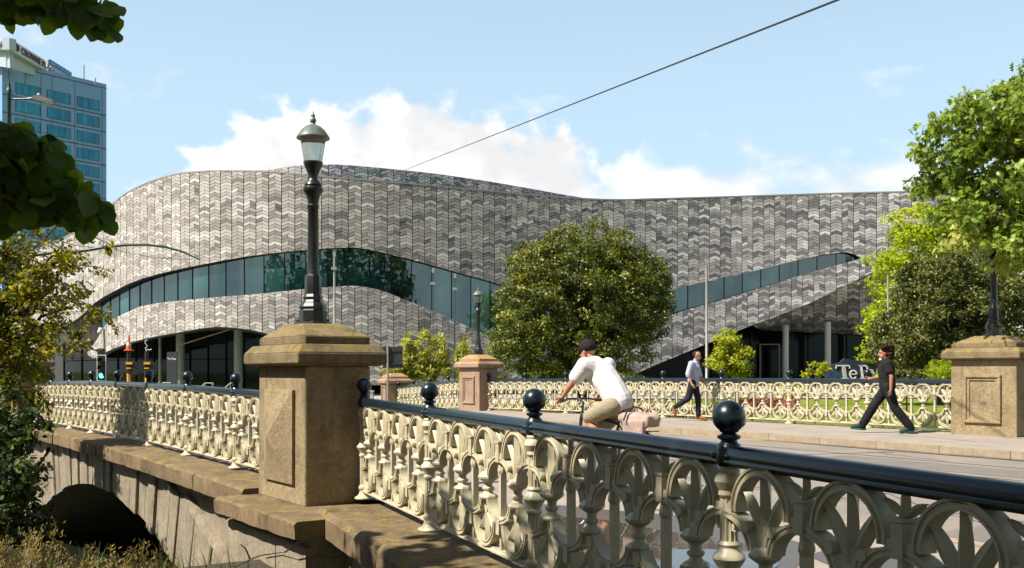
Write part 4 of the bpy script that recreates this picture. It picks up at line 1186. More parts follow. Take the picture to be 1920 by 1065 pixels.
def leaf_mesh(name, pos, size, m, shape, seed=0, normal=None, spread=.9, tone=None, dirs=None):
    rg = np.random.default_rng(seed); n = len(pos); V, Fc = shape; k = len(V)
    nz = rg.normal(size=(n, 3))*spread
    if normal is not None: nz = nz+normal
    nz[:, 2] += .35
    nz /= np.linalg.norm(nz, axis=1, keepdims=True)+1e-9
    a = rg.normal(size=(n, 3)) if dirs is None else dirs+rg.normal(size=(n, 3))*.35
    yv = a-nz*np.sum(a*nz, axis=1, keepdims=True); yv /= np.linalg.norm(yv, axis=1, keepdims=True)+1e-9
    xv = np.cross(yv, nz)
    s = size*rg.uniform(.65, 1.25, n) if not hasattr(size, '__len__') else size
    W = pos[:, None, :]+(V[None, :, 0:1]*xv[:, None, :]+V[None, :, 1:2]*yv[:, None, :]+V[None, :, 2:3]*nz[:, None, :])*s[:, None, None]
    me = bpy.data.meshes.new(name)
    lt = np.array([len(f) for f in Fc]); idx = np.concatenate([np.array(f) for f in Fc])
    loops = (idx[None, :]+(np.arange(n)*k)[:, None]).ravel(); lens = np.tile(lt, n)
    me.vertices.add(n*k); me.vertices.foreach_set('co', W.astype(np.float32).ravel())
    me.loops.add(len(loops)); me.loops.foreach_set('vertex_index', loops.astype(np.int32))
    me.polygons.add(len(lens)); st = np.concatenate([[0], np.cumsum(lens)[:-1]]); me.polygons.foreach_set('loop_start', st.astype(np.int32)); me.polygons.foreach_set('loop_total', lens.astype(np.int32))
    me.update(calc_edges=True)
    t = rg.beta(2.2, 2.2, n) if tone is None else np.clip(tone+rg.normal(size=n)*.12, 0, 1)
    at = me.attributes.new('lc', 'FLOAT', 'POINT'); at.data.foreach_set('value', np.repeat(t, k).astype(np.float32))
    me.materials.append(m)
    return me
def crown_points(ells, nclump, per, rc, seed, shell=.6, flat=.75):
    """clumps of leaves through a set of ellipsoids (centre, radii)"""
    rg = np.random.default_rng(seed); vol = np.array([e[1][0]*e[1][1]*e[1][2] for e in ells])**.8; vol /= vol.sum()
    P_, Nn, T, C = [], [], [], []
    for _ in range(nclump):
        e = ells[rg.choice(len(ells), p=vol)]; d = rg.normal(size=3); d /= np.linalg.norm(d)
        q = shell+(1.02-shell)*rg.random()**.6 if rg.random() < .85 else rg.random()*shell
        c = np.array(e[0])+d*np.array(e[1])*q*rg.uniform(.90, 1.08)
        r = rc*rg.uniform(.6, 1.35); n = max(3, int(per*rg.uniform(.6, 1.4)))
        dd = rg.normal(size=(n, 3)); dd /= np.linalg.norm(dd, axis=1, keepdims=True); rr = r*rg.random(n)[:, None]**.45
        off = dd*rr; off[:, 2] *= flat
        P_.append(c+off); out = d*.55+np.array([0, 0, .25]); Nn.append(dd*.55+out); T.append(np.full(n, np.clip(.5+rg.normal()*.20, 0, 1))); C.append(c)
    return np.concatenate(P_), np.concatenate(Nn), np.concatenate(T), np.array(C)
def limb_tubes(b, base, fork, targets, r0, seed, seg=6, droop=.0):
    rg = random.Random(seed); base, fork = Vector(base), Vector(fork)
    mid = base.lerp(fork, .5)+Vector((rg.uniform(-1, 1), rg.uniform(-1, 1), 0))*r0*.8
    b.tube([base-Vector((0, 0, .3)), base+Vector((0, 0, .05)), base.lerp(mid, .5), mid, fork], [r0*1.5, r0*1.15, r0, r0*.9, r0*.75], 9)
    for t in targets:
        t = Vector(t); d = (t-fork).length; k = fork.lerp(t, .4)+Vector((rg.uniform(-.1, .1), rg.uniform(-.1, .1), rg.uniform(.0, .18)-droop))*d
        k2 = fork.lerp(t, .72)+Vector((rg.uniform(-.08, .08), rg.uniform(-.08, .08), rg.uniform(-.02, .10)))*d
        rr = r0*rg.uniform(.28, .5)
        b.tube([fork, k, k2, t], [rr, rr*.7, rr*.42, rr*.15], seg)
def tree(name, label, base, fork, ells, nclump, per, rc, leaf, m, shape=LEAF_DIAMOND, seed=1, r0=.18, nl=26, shell=.6, cat='tree', group=None, flat=.75, spread=.9, bark=None):
    root = thing(name, label, cat, base, 0, group); off = Vector(base)
    pos, nn, tn, cl = crown_points(ells, nclump, per, rc, seed, shell, flat)
    me = leaf_mesh('crown', pos-np.array(base), leaf, m, shape, seed+1, nn, spread, tn); obj('crown', me, root)
    b = MB(); rg = random.Random(seed+2); tg = [Vector(cl[i])-off for i in rg.sample(range(len(cl)), min(nl, len(cl)))]
    limb_tubes(b, (0, 0, 0), Vector(fork)-off, tg, r0, seed+3); b.build('trunk', bark or M_['bark'], root, 60)
    return root
GM = {}
GM['round'] = leaf_mat('round_tree_leaf', [(0, (.035, .052, .008)), (.5, (.125, .150, .020)), (.9, (.25, .275, .04)), (1, (.34, .30, .05))], .30, .38)
GM['fresh'] = leaf_mat('fresh_leaf', [(0, (.16, .24, .008)), (.5, (.36, .46, .010)), (1, (.60, .66, .03))], .45, .5)
GM['dark'] = leaf_mat('evergreen_leaf', [(0, (.032, .046, .010)), (.5, (.105, .125, .024)), (1, (.25, .24, .06))], .28, .4)
GM['oak'] = leaf_mat('oak_leaf', [(0, (.09, .155, .018)), (.5, (.235, .345, .05)), (.97, (.46, .54, .14)), (1, (.48, .50, .12))], .42, .32)
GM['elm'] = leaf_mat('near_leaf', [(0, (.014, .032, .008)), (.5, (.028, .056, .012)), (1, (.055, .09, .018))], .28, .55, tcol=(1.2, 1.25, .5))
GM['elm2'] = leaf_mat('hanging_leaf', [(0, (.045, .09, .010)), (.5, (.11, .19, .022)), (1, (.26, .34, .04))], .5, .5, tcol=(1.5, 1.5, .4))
GM['bankdark'] = leaf_mat('bank_shrub_leaf', [(0, (.012, .022, .005)), (.6, (.034, .06, .010)), (1, (.16, .21, .03))], .25, .6)
GM['yellow'] = leaf_mat('yellow_green_leaf', [(0, (.17, .22, .012)), (.5, (.38, .44, .022)), (1, (.62, .60, .06))], .42, .5)
GM['bamboo'] = leaf_mat('feathery_leaf', [(0, (.20, .23, .03)), (.5, (.37, .40, .06)), (1, (.58, .56, .15))], .4, .5)
GM['bank'] = leaf_mat('bank_tree_leaf', [(0, (.06, .075, .008)), (.5, (.19, .20, .018)), (.88, (.40, .37, .03)), (1, (.44, .27, .04))], .48, .45)
GM['straw'] = leaf_mat('dry_grass', [(0, (.20, .14, .05)), (.5, (.38, .28, .10)), (1, (.52, .42, .20))], .35, .7)
GM['blade'] = leaf_mat('green_blade', [(0, (.04, .07, .015)), (.5, (.10, .15, .03)), (1, (.24, .26, .07))], .35, .5)
GM['red'] = leaf_mat('red_flower', [(0, (.28, .05, .05)), (.5, (.48, .12, .11)), (1, (.60, .26, .22))], .3, .6)

# big rounded evergreen behind the far balustrade
def W(x, y, Y): return tuple(P(x, y, Y))
RY = 46.0
def pe(x, y, Y, rx, ry, rz_): return (np.array(P(x, y, Y)), np.array([rx*Y/F, ry, rz_*Y/F]))
tree('round_tree', 'large round dark green tree behind the far balustrade and cyclist', flat(1095, RY, -.45), W(1092, 620, RY),
     [pe(1090, 560, RY, 150, 3.4, 118), pe(1000, 590, RY, 82, 2.6, 108), pe(1180, 560, RY, 82, 2.6, 90), pe(1100, 470, RY, 95, 2.2, 55), pe(1010, 500, RY, 60, 2, 50), pe(1205, 520, RY, 52, 1.6, 55), pe(960, 650, RY, 45, 1.8, 50), pe(1130, 660, RY, 90, 2.6, 48), pe(1215, 600, RY, 42, 1.5, 45), pe(1030, 690, RY, 70, 2, 26), pe(1110, 696, RY, 90, 2, 22)],
     1850, 46, .34, .125, GM['round'], LEAF_ELM, 11, .22, 40, .66)
# right-hand group
tree('fresh_green_tree', 'bright yellow-green tree between the tiled facade and the oak', flat(1760, 56, -.45), W(1760, 560, 56),
     [pe(1730, 430, 56, 62, 3, 48), pe(1700, 520, 56, 66, 2.6, 50), pe(1650, 600, 56, 40, 2, 42), pe(1672, 640, 56, 52, 2, 34), pe(1790, 480, 56, 80, 3, 80), pe(1665, 485, 56, 38, 1.8, 26), pe(1870, 520, 56, 80, 3, 120), pe(1690, 660, 56, 70, 2.4, 40)],
     430, 46, .62, .23, GM['fresh'], LEAF_ELM, 31, .25, 34, .5, flat=.5)
tree('dark_shrub_tree', 'dense dark olive evergreen behind the inscribed pier', flat(1790, 40, -.4), W(1790, 640, 40),
     [pe(1790, 560, 40, 105, 2.6, 90), pe(1725, 620, 40, 85, 2.2, 70), pe(1680, 655, 40, 52, 1.8, 45), pe(1860, 540, 40, 90, 2.6, 85), pe(1890, 630, 40, 90, 2.4, 80), pe(1780, 670, 40, 100, 2.0, 40), pe(1755, 520, 40, 60, 2, 50)],
     1200, 48, .30, .115, GM['dark'], LEAF_ELM, 41, .16, 30, .62)
tree('small_bush', 'small light green clipped bush left of the inscribed pier', flat(1772, 34, -.3), W(1772, 700, 34),
     [pe(1772, 690, 34, 28, .7, 22), pe(1760, 700, 34, 20, .6, 18), pe(1786, 702, 34, 18, .6, 16)], 130, 34, .12, .055, GM['fresh'], LEAF_DIAMOND, 51, .04, 10, .5, cat='bush')
# oak hanging in from the right, in front of the lantern
OY = 18.8
oak_e = [pe(1890, 240, OY, 105, 1.4, 75), pe(1850, 210, OY+.3, 62, 1.1, 48), pe(1800, 275, OY-.2, 70, 1.0, 42), pe(1745, 290, OY, 34, .6, 20), pe(1880, 330, OY, 120, 1.4, 60), pe(1780, 345, OY+.3, 62, .9, 34),
         pe(1850, 410, OY, 100, 1.2, 48), pe(1790, 395, OY, 56, .9, 26), pe(1860, 455, OY, 82, 1.0, 28), pe(1920, 170, OY, 40, 1.2, 48), pe(1990, 280, OY, 120, 1.6, 170), pe(2080, 200, OY, 140, 2, 150), pe(1915, 440, OY, 60, 1, 50), pe(1760, 240, OY-.3, 20, .5, 14), pe(1790, 215, OY-.3, 30, .5, 18), pe(1905, 480, OY, 60, .9, 26), pe(1800, 450, OY, 50, .7, 20)]
tree('oak_tree', 'oak branches with lobed sunlit leaves hanging in at upper right', tuple(B(-6.5, 17.2, -.3)), W(2080, 300, OY+1), oak_e, 640, 34, .26, .165, GM['oak'], LEAF_OAK, 61, .24, 60, .35, flat=.6)
# small trees in front of the building
tree('young_tree', 'small bright yellow-green tree right of the man in blue shirt', flat(1366, 44, -.45), W(1366, 690, 44),
     [pe(1366, 675, 44, 36, .9, 36), pe(1362, 640, 44, 26, .7, 24), pe(1385, 680, 44, 30, .8, 28), pe(1345, 690, 44, 24, .7, 20), pe(1398, 662, 44, 14, .5, 12)], 150, 34, .24, .13, GM['yellow'], LEAF_ELM, 71, .05, 16, .35)
tree('young_tree', 'tiny yellow-leaved sapling just left of the dark lettered sign', flat(1528, 33, -.35), W(1528, 705, 33),
     [pe(1518, 690, 33, 10, .2, 9), pe(1535, 698, 33, 14, .25, 10), pe(1546, 688, 33, 9, .2, 8), pe(1526, 682, 33, 6, .15, 6), pe(1510, 704, 33, 9, .2, 6)], 30, 16, .11, .10, GM['yellow'], LEAF_ELM, 81, .02, 10, .2)
tree('young_tree', 'little yellow-green sapling in front of the man in black', flat(1655, 31, -.35), W(1655, 712, 31),
     [pe(1652, 698, 31, 9, .2, 9), pe(1662, 706, 31, 8, .2, 8), pe(1646, 708, 31, 6, .2, 6)], 14, 14, .09, .09, GM['yellow'], LEAF_ELM, 83, .02, 6, .2)
rg0 = random.Random(77)
# feathery bamboo-like shrubs left of the pinkish pier
for i, (x, y0, w_, sd) in enumerate(((775, 628, 26, 91), (815, 622, 26, 92), (866, 630, 11, 93), (748, 670, 22, 94))):
    lab = ['tall feathery yellow-green shrub behind the dark road sign', 'tall feathery yellow-green shrub, second from the dark road sign', 'slim feathery shrub beside the pinkish pier with lamp', 'low feathery yellow-green shrub nearest the dark road sign'][i]
    es = [pe(x+q*w_*.55+rg0.uniform(-6, 6), y0+rg0.uniform(-6, 16)+(720-y0)*(.10+.22*k), 58, w_*(.20+.12*k), .6, 15) for k in range(4) for q in (-1, 0, 1)]
    tree('feathery_shrub', lab, flat(x, 58, -.45), W(x, 712, 58), es, 170 if w_ > 15 else 60, 20, .17, .34, GM['bamboo'], LEAF_THIN, sd, .03, 40, .1, 'shrub', 'feathery shrubs by the facade', flat=1.3)
# hedges and low planting along the terrace
for i, (x, y, w_) in enumerate(((1150, 706, 60), (930, 706, 28), (1490, 722, 22), (1700, 700, 60))):
    lab = ['low dark hedge under the round tree', 'spiky grass clump at the foot of the pinkish pier', 'low green plant beside the white column', 'dark low hedge left of the small clipped bush'][i]
    tree('hedge', lab, flat(x, 38, -.45), W(x, 715, 38), [pe(x, y+8, 38, w_, .9, 14)], int(w_*4), 24, .16, .10, GM['dark'] if i != 2 else GM['fresh'], LEAF_DIAMOND, 120+i, .03, 8, .3, 'hedge')
# red flower beds and lawn tufts behind the far fence
def scatter(name, label, pts, size, m, shape, seed, cat='flower bed', dirs=None, normal=None, kind=None):
    c = np.mean(pts, axis=0); c[2] = pts[:, 2].min(); me = leaf_mesh(name, pts-c, size, m, shape, seed, normal, .8, None, dirs)
    return obj(name, me, None, tuple(c), label=label, cat=None if kind else cat, kind=kind)
rg = np.random.default_rng(5)
def bed(x0, x1, Y0, Y1, n, h, z):
    Yv = rg.uniform(Y0, Y1, n); Xv = (rg.uniform(x0, x1, n)-960)/F*Yv; return np.stack([Xv, Yv, z+rg.random(n)**1.5*h], 1)
scatter('flower_bed', 'red flower bed seen through the far balustrade, middle right', bed(1385, 1500, 44, 50, 2600, .55, -.42), .13, GM['red'], LEAF_DIAMOND, 6)
scatter('flower_bed', 'orange-red flower bed seen through the balustrade beside the cyclist', bed(1165, 1245, 40, 46, 1600, .45, -.42), .12, GM['red'], LEAF_DIAMOND, 7)
def blades(n, xf, Yf, zf, hgt, wid, lean, m, name, label, seed, seg=4, cat='grass', kind='stuff', bend=.5):
    r = np.random.default_rng(seed); V = []; Fc = []; T = []
    for i in range(n):
        Y_ = Yf(r); X_ = xf(r, Y_); z = zf(X_, Y_); h = hgt*r.uniform(.5, 1.25); a = r.uniform(0, 6.28); l = lean*r.uniform(.2, 1.3); w_ = wid*r.uniform(.6, 1.3)
        d = np.array([math.cos(a), math.sin(a)]); s = np.array([-d[1], d[0]]); o = len(V)
        for k in range(seg+1):
            u = k/seg; c = np.array([X_, Y_])+d*l*h*(u**2); zz = z+h*(u-bend*l*u*u*.6); ww = w_*(1-u)**.7
            V.append((c[0]-s[0]*ww, c[1]-s[1]*ww, zz)); V.append((c[0]+s[0]*ww, c[1]+s[1]*ww, zz))
        Fc += [(o+2*k, o+2*k+1, o+2*k+3, o+2*k+2) for k in range(seg)]; T += [r.random()]*(2*(seg+1))
    me = bpy.data.meshes.new(name); me.from_pydata(V, [], Fc); me.materials.append(m)
    at = me.attributes.new('lc', 'FLOAT', 'POINT'); at.data.foreach_set('value', np.array(T, np.float32))
    return obj(name, me, None, label=label, kind=kind, cat=None if kind else cat)
def gz(X_, Y_):
    d = Vector((X_, Y_, 0))-O; return ground_h(d.dot(BD), d.dot(ND))
# lawn blades close behind the far balustrade
def lawn_x(r, t): return 0
def lawn_pts(n, seed, n0, n1, t0, t1, h, wid, label, name='grass_tufts', m=None):
    r = np.random.default_rng(seed); pts = [(r.uniform(t0, t1), n0+(n1-n0)*r.random()**1.6) for _ in range(n)]; it = iter(pts); cur = {}
    def yf(r_): cur['p'] = B(*next(it)); return cur['p'].y
    def xf(r_, Y_): return cur['p'].x
    return blades(n, xf, yf, lambda X_, Y_: gz(X_, Y_)-.02, h, wid, .5, m or GM['blade'], name, label, seed+1, 3)
lawn_pts(5000, 14, 14.5, 17.5, -4, 17, .42, .018, 'uncut grass along the outside of the far balustrade')
for i, (x, Y_, lab) in enumerate(((1265, 33, 'spiky flax clump behind the far balustrade, left of the man in blue'), (1350, 33, 'spiky flax clump behind the far balustrade, right of the man in blue'), (1010, 40, 'spiky flax clump at the foot of the round tree'))):
    c = P(x, 700, Y_); blades(110, lambda r, Y__, c=c: c.x+r.normal()*.45, lambda r, c=c: c.y+r.normal()*.4, lambda a, b_: -.45, 1.15, .035, .55, GM['blade'], 'flax_plant', lab, 200+i, 5, 'plant', None)

# near bank: dry grasses at bottom left
def bank_x(lo, hi): return lambda r, Y_: (r.uniform(lo, hi)-960)/F*Y_
blades(620, bank_x(-60, 470), lambda r: r.uniform(5.6, 8.6), lambda X_, Y_: gz(X_, Y_)-.05, .58, .010, .55, GM['blade'], 'bank_grass', 'green grass on the near river bank', 301, 5)
blades(520, bank_x(-60, 330), lambda r: r.uniform(5.4, 7.6), lambda X_, Y_: gz(X_, Y_)-.05, .62, .006, .45, GM['straw'], 'bank_grass', 'dry straw grass on the near river bank', 302, 5)
# feathery seed heads
r = np.random.default_rng(303); V_, tn = [], []
stems = MB()
for i in range(62):
    Y_ = r.uniform(5.2, 7.4); px = r.uniform(-30, 330)**1.0; X_ = (px-960)/F*Y_; py = 1062-r.random()**1.5*85*(1-px/520)
    if i == 0: px, py, Y_ = 105, 985, 6.4; X_ = (px-960)/F*Y_
    top = P(px, py, Y_); base = Vector((X_+r.normal()*.12-.08, Y_+r.normal()*.12, gz(X_, Y_))); mid = base.lerp(top, .6)+Vector((-.04, 0, .03))
    stems.tube([base, mid, top], [.004, .003, .002], 4)
    d = (top-mid).normalized(); n = 46
    for k in range(n):
        u = r.random(); p = top-d*u*.16+Vector(r.normal(size=3))*.010*(1+2.2*math.sin(math.pi*min(1, u+.1))); V_.append(p)
stems.build('grass_stem', mat('straw_stem', (.30, .24, .10), .8), None, label='thin straw stems of the bank grasses', kind='stuff')
V_ = np.array([tuple(p) for p in V_]); me = leaf_mesh('seed_heads', V_, .034, GM['straw'], LEAF_THIN, 304, None, .9, None, np.tile(np.array([.2, 0, 1.0]), (len(V_), 1)))
obj('seed_heads', me, None, label='feathery dry seed heads at bottom left', kind='stuff')
# bare dark twigs by the wall
tw = thing('dead_twig', 'bare dark twig lying against the wing wall below the near pier', 'twig', tuple(P(540, 1060, 8.3)))
b = MB(); o_ = Vector(P(540, 1060, 8.3))
for a, c_ in (((440, 1062), (535, 1035)), ((470, 1050), (450, 1020)), ((500, 1046), (560, 1050)), ((535, 1035), (580, 1015)), ((560, 1050), (640, 1046))):
    p, q = P(*a, 8.3)-o_, P(*c_, 8.2)-o_; b.tube([p, p.lerp(q, .5)+Vector((0, 0, .03)), q], [.008, .006, .003], 5)
b.build('branch', M_['bark'], tw)

# shrubs and dark bank at the far left under the leaves
tree('bank_shrub', 'shaded leafy shrub on the river bank at the left edge', tuple(P(10, 1000, 13)-Vector((0, 0, .8))), W(10, 960, 13),
     [pe(-20, 900, 13, 80, .8, 90), pe(20, 985, 12.5, 50, .7, 50), pe(30, 800, 14, 45, .7, 60), pe(40, 900, 13.5, 24, .5, 40)], 170, 32, .16, .10, GM['bankdark'], LEAF_ELM, 401, .04, 14, .3, 'shrub')
# light small-leaved tree leaning in at the left
LY = 17.0
bank_e = [pe(20, 480, LY, 75, .9, 70), pe(60, 560, LY, 85, 1.0, 70), pe(10, 650, LY, 75, 1.0, 70), pe(90, 520, LY-.3, 70, .8, 50), pe(70, 640, LY-.4, 70, .8, 45), pe(20, 730, LY-.5, 55, .7, 40), pe(-60, 560, LY, 90, 1.3, 160), pe(30, 410, LY, 50, .7, 40), pe(120, 480, LY-.2, 40, .5, 26), pe(-90, 760, LY, 90, 1.2, 60), pe(45, 690, LY, 50, .8, 40), pe(40, 745, LY, 45, .7, 30)]
bt = tree('bank_tree', 'sunlit small-leaved tree leaning over the bridge from the left', tuple(P(-60, 1000, LY+1)), W(-30, 700, LY+.6), bank_e, 420, 30, .20, .085, GM['bank'], LEAF_ELM, 411, .16, 50, .25, flat=.7)
# its long arching twigs reaching right
tp, td = [], []; tb = MB(); r = np.random.default_rng(412); o_ = bt.location
for path in ([(60, 470), (110, 420), (150, 432), (200, 455), (208, 462)], [(40, 520), (120, 495), (180, 500), (208, 508)], [(20, 470), (90, 500), (140, 560), (180, 578), (205, 590), (218, 615)], [(10, 560), (90, 560), (160, 570), (205, 588)],
             [(0, 640), (60, 655), (130, 655), (172, 636)], [(60, 560), (110, 600), (140, 640), (165, 640)], [(0, 700), (40, 720), (80, 745), (92, 770)], [(20, 440), (70, 440), (120, 470), (160, 478)], [(30, 600), (90, 620), (150, 610), (175, 585)]):
    pts = [P(x, y, LY-.6)-o_ for x, y in path]; tb.tube(pts, [.016-.012*i/(len(pts)-1) for i in range(len(pts))], 5)
    for i in range(len(pts)-1):
        for k in range(26):
            u = r.random(); p = pts[i].lerp(pts[i+1], u)+Vector(r.normal(size=3))*.05; p.z -= abs(r.normal())*.05; tp.append(tuple(p)); d = (pts[i+1]-pts[i]).normalized(); td.append((d.x, d.y, d.z-.8))
obj('twig_leaves', leaf_mesh('twig_leaves', np.array(tp), .085, GM['bank'], LEAF_ELM, 413, None, .8, None, np.array(td)), bt)
tb.build('twig', M_['bark'], bt, 60)

# overhead broad-leaved tree beside the viewer: crown widened out of frame to block sky light, two boughs hang in
et = thing('broadleaf_tree', 'broad-leaved tree overhanging from upper left with large dark leaves', 'tree', (-6.3, 1.2, -.45)); eo = Vector((-6.3, 1.2, -.45))
crown = [(np.array([-4.0, 2.9, 6.1]), np.array([2.0, 1.9, 1.0])), (np.array([-5.6, 2.2, 6.8]), np.array([2.2, 2.4, 1.5])), (np.array([-3.0, 1.0, 6.4]), np.array([2.2, 1.9, 1.1])), (np.array([-1.5, -1.5, 6.9]), np.array([3.2, 3.2, 1.2])), (np.array([1.6, .2, 6.6]), np.array([2.6, 2.4, 1.0])), (np.array([-4.5, -2.5, 6.9]), np.array([3.2, 3.2, 1.6])), (np.array([.5, 2.6, 6.6]), np.array([2.2, 1.6, .8])), (np.array([3.6, 2.2, 6.6]), np.array([2.2, 2.0, .9])), (np.array([6.0, 3.0, 7.0]), np.array([3.0, 3.0, 1.1])), (np.array([4.0, -2.5, 7.0]), np.array([3.2, 3.0, 1.2])), (np.array([-5.2, 3.8, 6.3]), np.array([1.5, .9, .7])), (np.array([-4.6, 4.3, 5.6]), np.array([.8, .6, .4])), (np.array([-5.6, 6.3, 5.6]), np.array([.7, .5, .3])), (np.array([-4.7, 5.9, 5.6]), np.array([.6, .4, .3])), (np.array([-6.4, 5.0, 5.9]), np.array([.9, .8, .6])), (np.array([-5.2, 5.2, 5.9]), np.array([1.0, .7, .5])), (np.array([-7.5, 2.0, 6.5]), np.array([2.0, 2.2, 1.5]))]
pos, nn_, tn, cl = crown_points(crown, 1000, 30, .45, 501, .3, .6)
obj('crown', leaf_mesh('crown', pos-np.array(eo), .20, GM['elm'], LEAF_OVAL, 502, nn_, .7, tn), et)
b = MB(); rr = random.Random(503); limb_tubes(b, (0, 0, 0), Vector((-5.6, 2.0, 4.6))-eo, [Vector(cl[i])-eo for i in rr.sample(range(len(cl)), 36)], .22, 504)
hp, hd_ = [], []; r = np.random.default_rng(505)
def bough(path, Y0, Y1, n, sp, sz=.135, hang=.8):
    k = len(path); pts = [P(x, y, Y0+(Y1-Y0)*i/(k-1))-eo for i, (x, y) in enumerate(path)]
    b.tube(pts, [.022-.018*i/(k-1) for i in range(k)], 6)
    for q in range(n):
        i = r.integers(0, k-1); u = r.random(); n3 = np.clip(r.normal(size=3), -1.4, 1.4); p = pts[i].lerp(pts[i+1], u)+Vector((n3[0]*sp*.6, n3[1]*sp, n3[2]*sp*.5)); d = (pts[i+1]-pts[i]).normalized()
        hp.append(tuple(p)); hd_.append((d.x*.5+r.normal()*.4, d.y*.5+r.normal()*.3, -hang))
b.tube([Vector((-5.6, 2.0, 4.6))-eo, Vector((-4.4, 4.2, 3.6))-eo, P(-180, -20, 4.8)-eo], [.07, .05, .022], 6)
bough([(-180, -20), (-60, -25), (40, -10), (110, 0), (160, 14), (186, 36)], 4.8, 4.6, 190, .085)
b.tube([Vector((-5.6, 2.0, 4.6))-eo, Vector((-4.6, 4.0, 3.0))-eo, P(-220, 200, 4.6)-eo], [.07, .05, .024], 6)
bough([(-220, 200), (-120, 215), (-30, 230), (30, 265), (70, 300), (95, 330)], 4.6, 4.5, 200, .10)
bough([(-160, 300), (-60, 320), (20, 330), (90, 345), (130, 370), (165, 398)], 4.6, 4.4, 200, .085)
bough([(-160, 380), (-60, 390), (10, 375), (50, 392)], 4.5, 4.4, 70, .08)
bough([(-160, 260), (-60, 270), (0, 280), (40, 300)], 4.7, 4.5, 110, .11)
hp, hd_ = np.array(hp), np.array(hd_)
nrm = np.tile(np.array([.25, -.9, .3]), (len(hp), 1))
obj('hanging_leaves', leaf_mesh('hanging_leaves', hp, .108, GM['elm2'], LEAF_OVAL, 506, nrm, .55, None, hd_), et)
b.build('trunk', M_['bark'], et, 60)

# park trees added out of view: they block sky light, mirrored in ribbon glass
blocker = obj('blocker_trees', None, None, (0, -20, -.6), label='dark belt of park trees added out of view to block sky light, mirrored in the ribbon glass', kind='stuff')
def blocker_tree(loc, rz, s):
    for nm, me in (('crown', PT_C), ('trunk', PT_T)):
        o = obj(nm, me, blocker, Vector(loc)-Vector((0, -20, -.6)), rz); o.scale = (s, s, s)
pos, nn_, tn, cl = crown_points([(np.array([0, 0, 8.5]), np.array([5.5, 5.5, 4.2])), (np.array([2.5, 1, 6]), np.array([3.5, 3.5, 2.2])), (np.array([-3, -1, 6.2]), np.array([3.2, 3.2, 2.2]))], 230, 26, 1.1, 601, .6)
PT_C = leaf_mesh('crown', pos, .55, GM['dark'], LEAF_ELM, 602, nn_, .8, tn)
b = MB(); rr = random.Random(603); limb_tubes(b, (0, 0, 0), (0, 0, 4.5), [Vector(cl[i]) for i in rr.sample(range(len(cl)), 24)], .35, 604); PT_T = b.mesh('trunk', M_['bark'], 60)
for i, (x, y, s) in enumerate(((-18, -12, 1.1), (-6, -40, 2.3), (14, -38, 2.0), (36, -40, 2.4), (58, -34, 2.2), (-60, -30, 2.0), (32, -8, 1.3), (-18, 2.5, 1.0), (-27, 12, 1.1), (-32, -38, 2.2), (-11, -5, .34), (-9, -10, .4), (-3, -13, .38), (5, -12, .36), (11, -10, .4), (16, -5, .36), (-13, 3, .32), (-16, 8, .36))):
    blocker_tree((x, y, -.6), i*1.3, s)
# ------------------------------------------------------------------ people
def cap(b, p0, r0, p1, r1, seg=12, sq=1.0):
    p0, p1 = Vector(p0), Vector(p1); d = p1-p0; L_ = d.length; q = d.to_track_quat('Z', 'Y').to_matrix()
    prof = [(r0*math.sin(a), -r0*math.cos(a)) for a in [math.pi/2*k/4 for k in range(1, 5)]]+[(r1*math.cos(a), L_+r1*math.sin(a)) for a in [math.pi/2*k/4 for k in range(0, 4)]]
    prof = [(max(a, .001), z) for a, z in prof]
    b.lathe(prof, seg, p0, q, None, sq)
def remesh(b, vox, sm=4):
    me = b.mesh('tmp'); o = bpy.data.objects.new('tmp', me); col.objects.link(o)
    m = o.modifiers.new('r', 'REMESH'); m.mode = 'VOXEL'; m.voxel_size = vox
    s = o.modifiers.new('s', 'SMOOTH'); s.factor = .5; s.iterations = sm
    dg = bpy.context.evaluated_depsgraph_get(); me2 = bpy.data.meshes.new_from_object(o.evaluated_get(dg))
    bpy.data.objects.remove(o); bpy.data.meshes.remove(me)
    v = [tuple(q.co) for q in me2.vertices]; f = [tuple(p.vertices) for p in me2.polygons]; bpy.data.meshes.remove(me2)
    return v, f
def lathe_ok(): pass
def hand(wr, el, fwd, side, curl=.5):
    """palm with four fingers and a thumb; fwd = direction the fingers curl towards"""
    b = MB(); wr, el = Vector(wr), Vector(el); d = (wr-el).normalized(); f_ = Vector(fwd); f_ = (f_-d*f_.dot(d)).normalized(); s = d.cross(f_).normalized()
    pc = wr+d*.045
    b.sphere(pc, (.017, .040, .048), 10, 8, Matrix((f_, s, d)).transposed()); cap(b, wr-d*.03, .026, wr+d*.01, .024)
    for i, (o, L_) in enumerate(((-.030, .066), (-.010, .076), (.010, .072), (.028, .056))):
        k = pc+d*.038+s*o; a = k+d*L_*.5*(1-curl*.4)+f_*L_*.5*curl; c = a+d*L_*.45*(1-curl)+f_*L_*.5*curl*1.2
        cap(b, k, .0095, a, .0088, 6); cap(b, a, .0088, c, .0072, 6)
    t0 = pc-d*.02-s*.030*side+f_*.006; t1 = t0+d*.030-s*.018*side+f_*.018; t2 = t1+d*.026+f_*.014
    cap(b, t0, .012, t1, .0105, 6); cap(b, t1, .0105, t2, .008, 6)
    return remesh(b, .0045, 2)
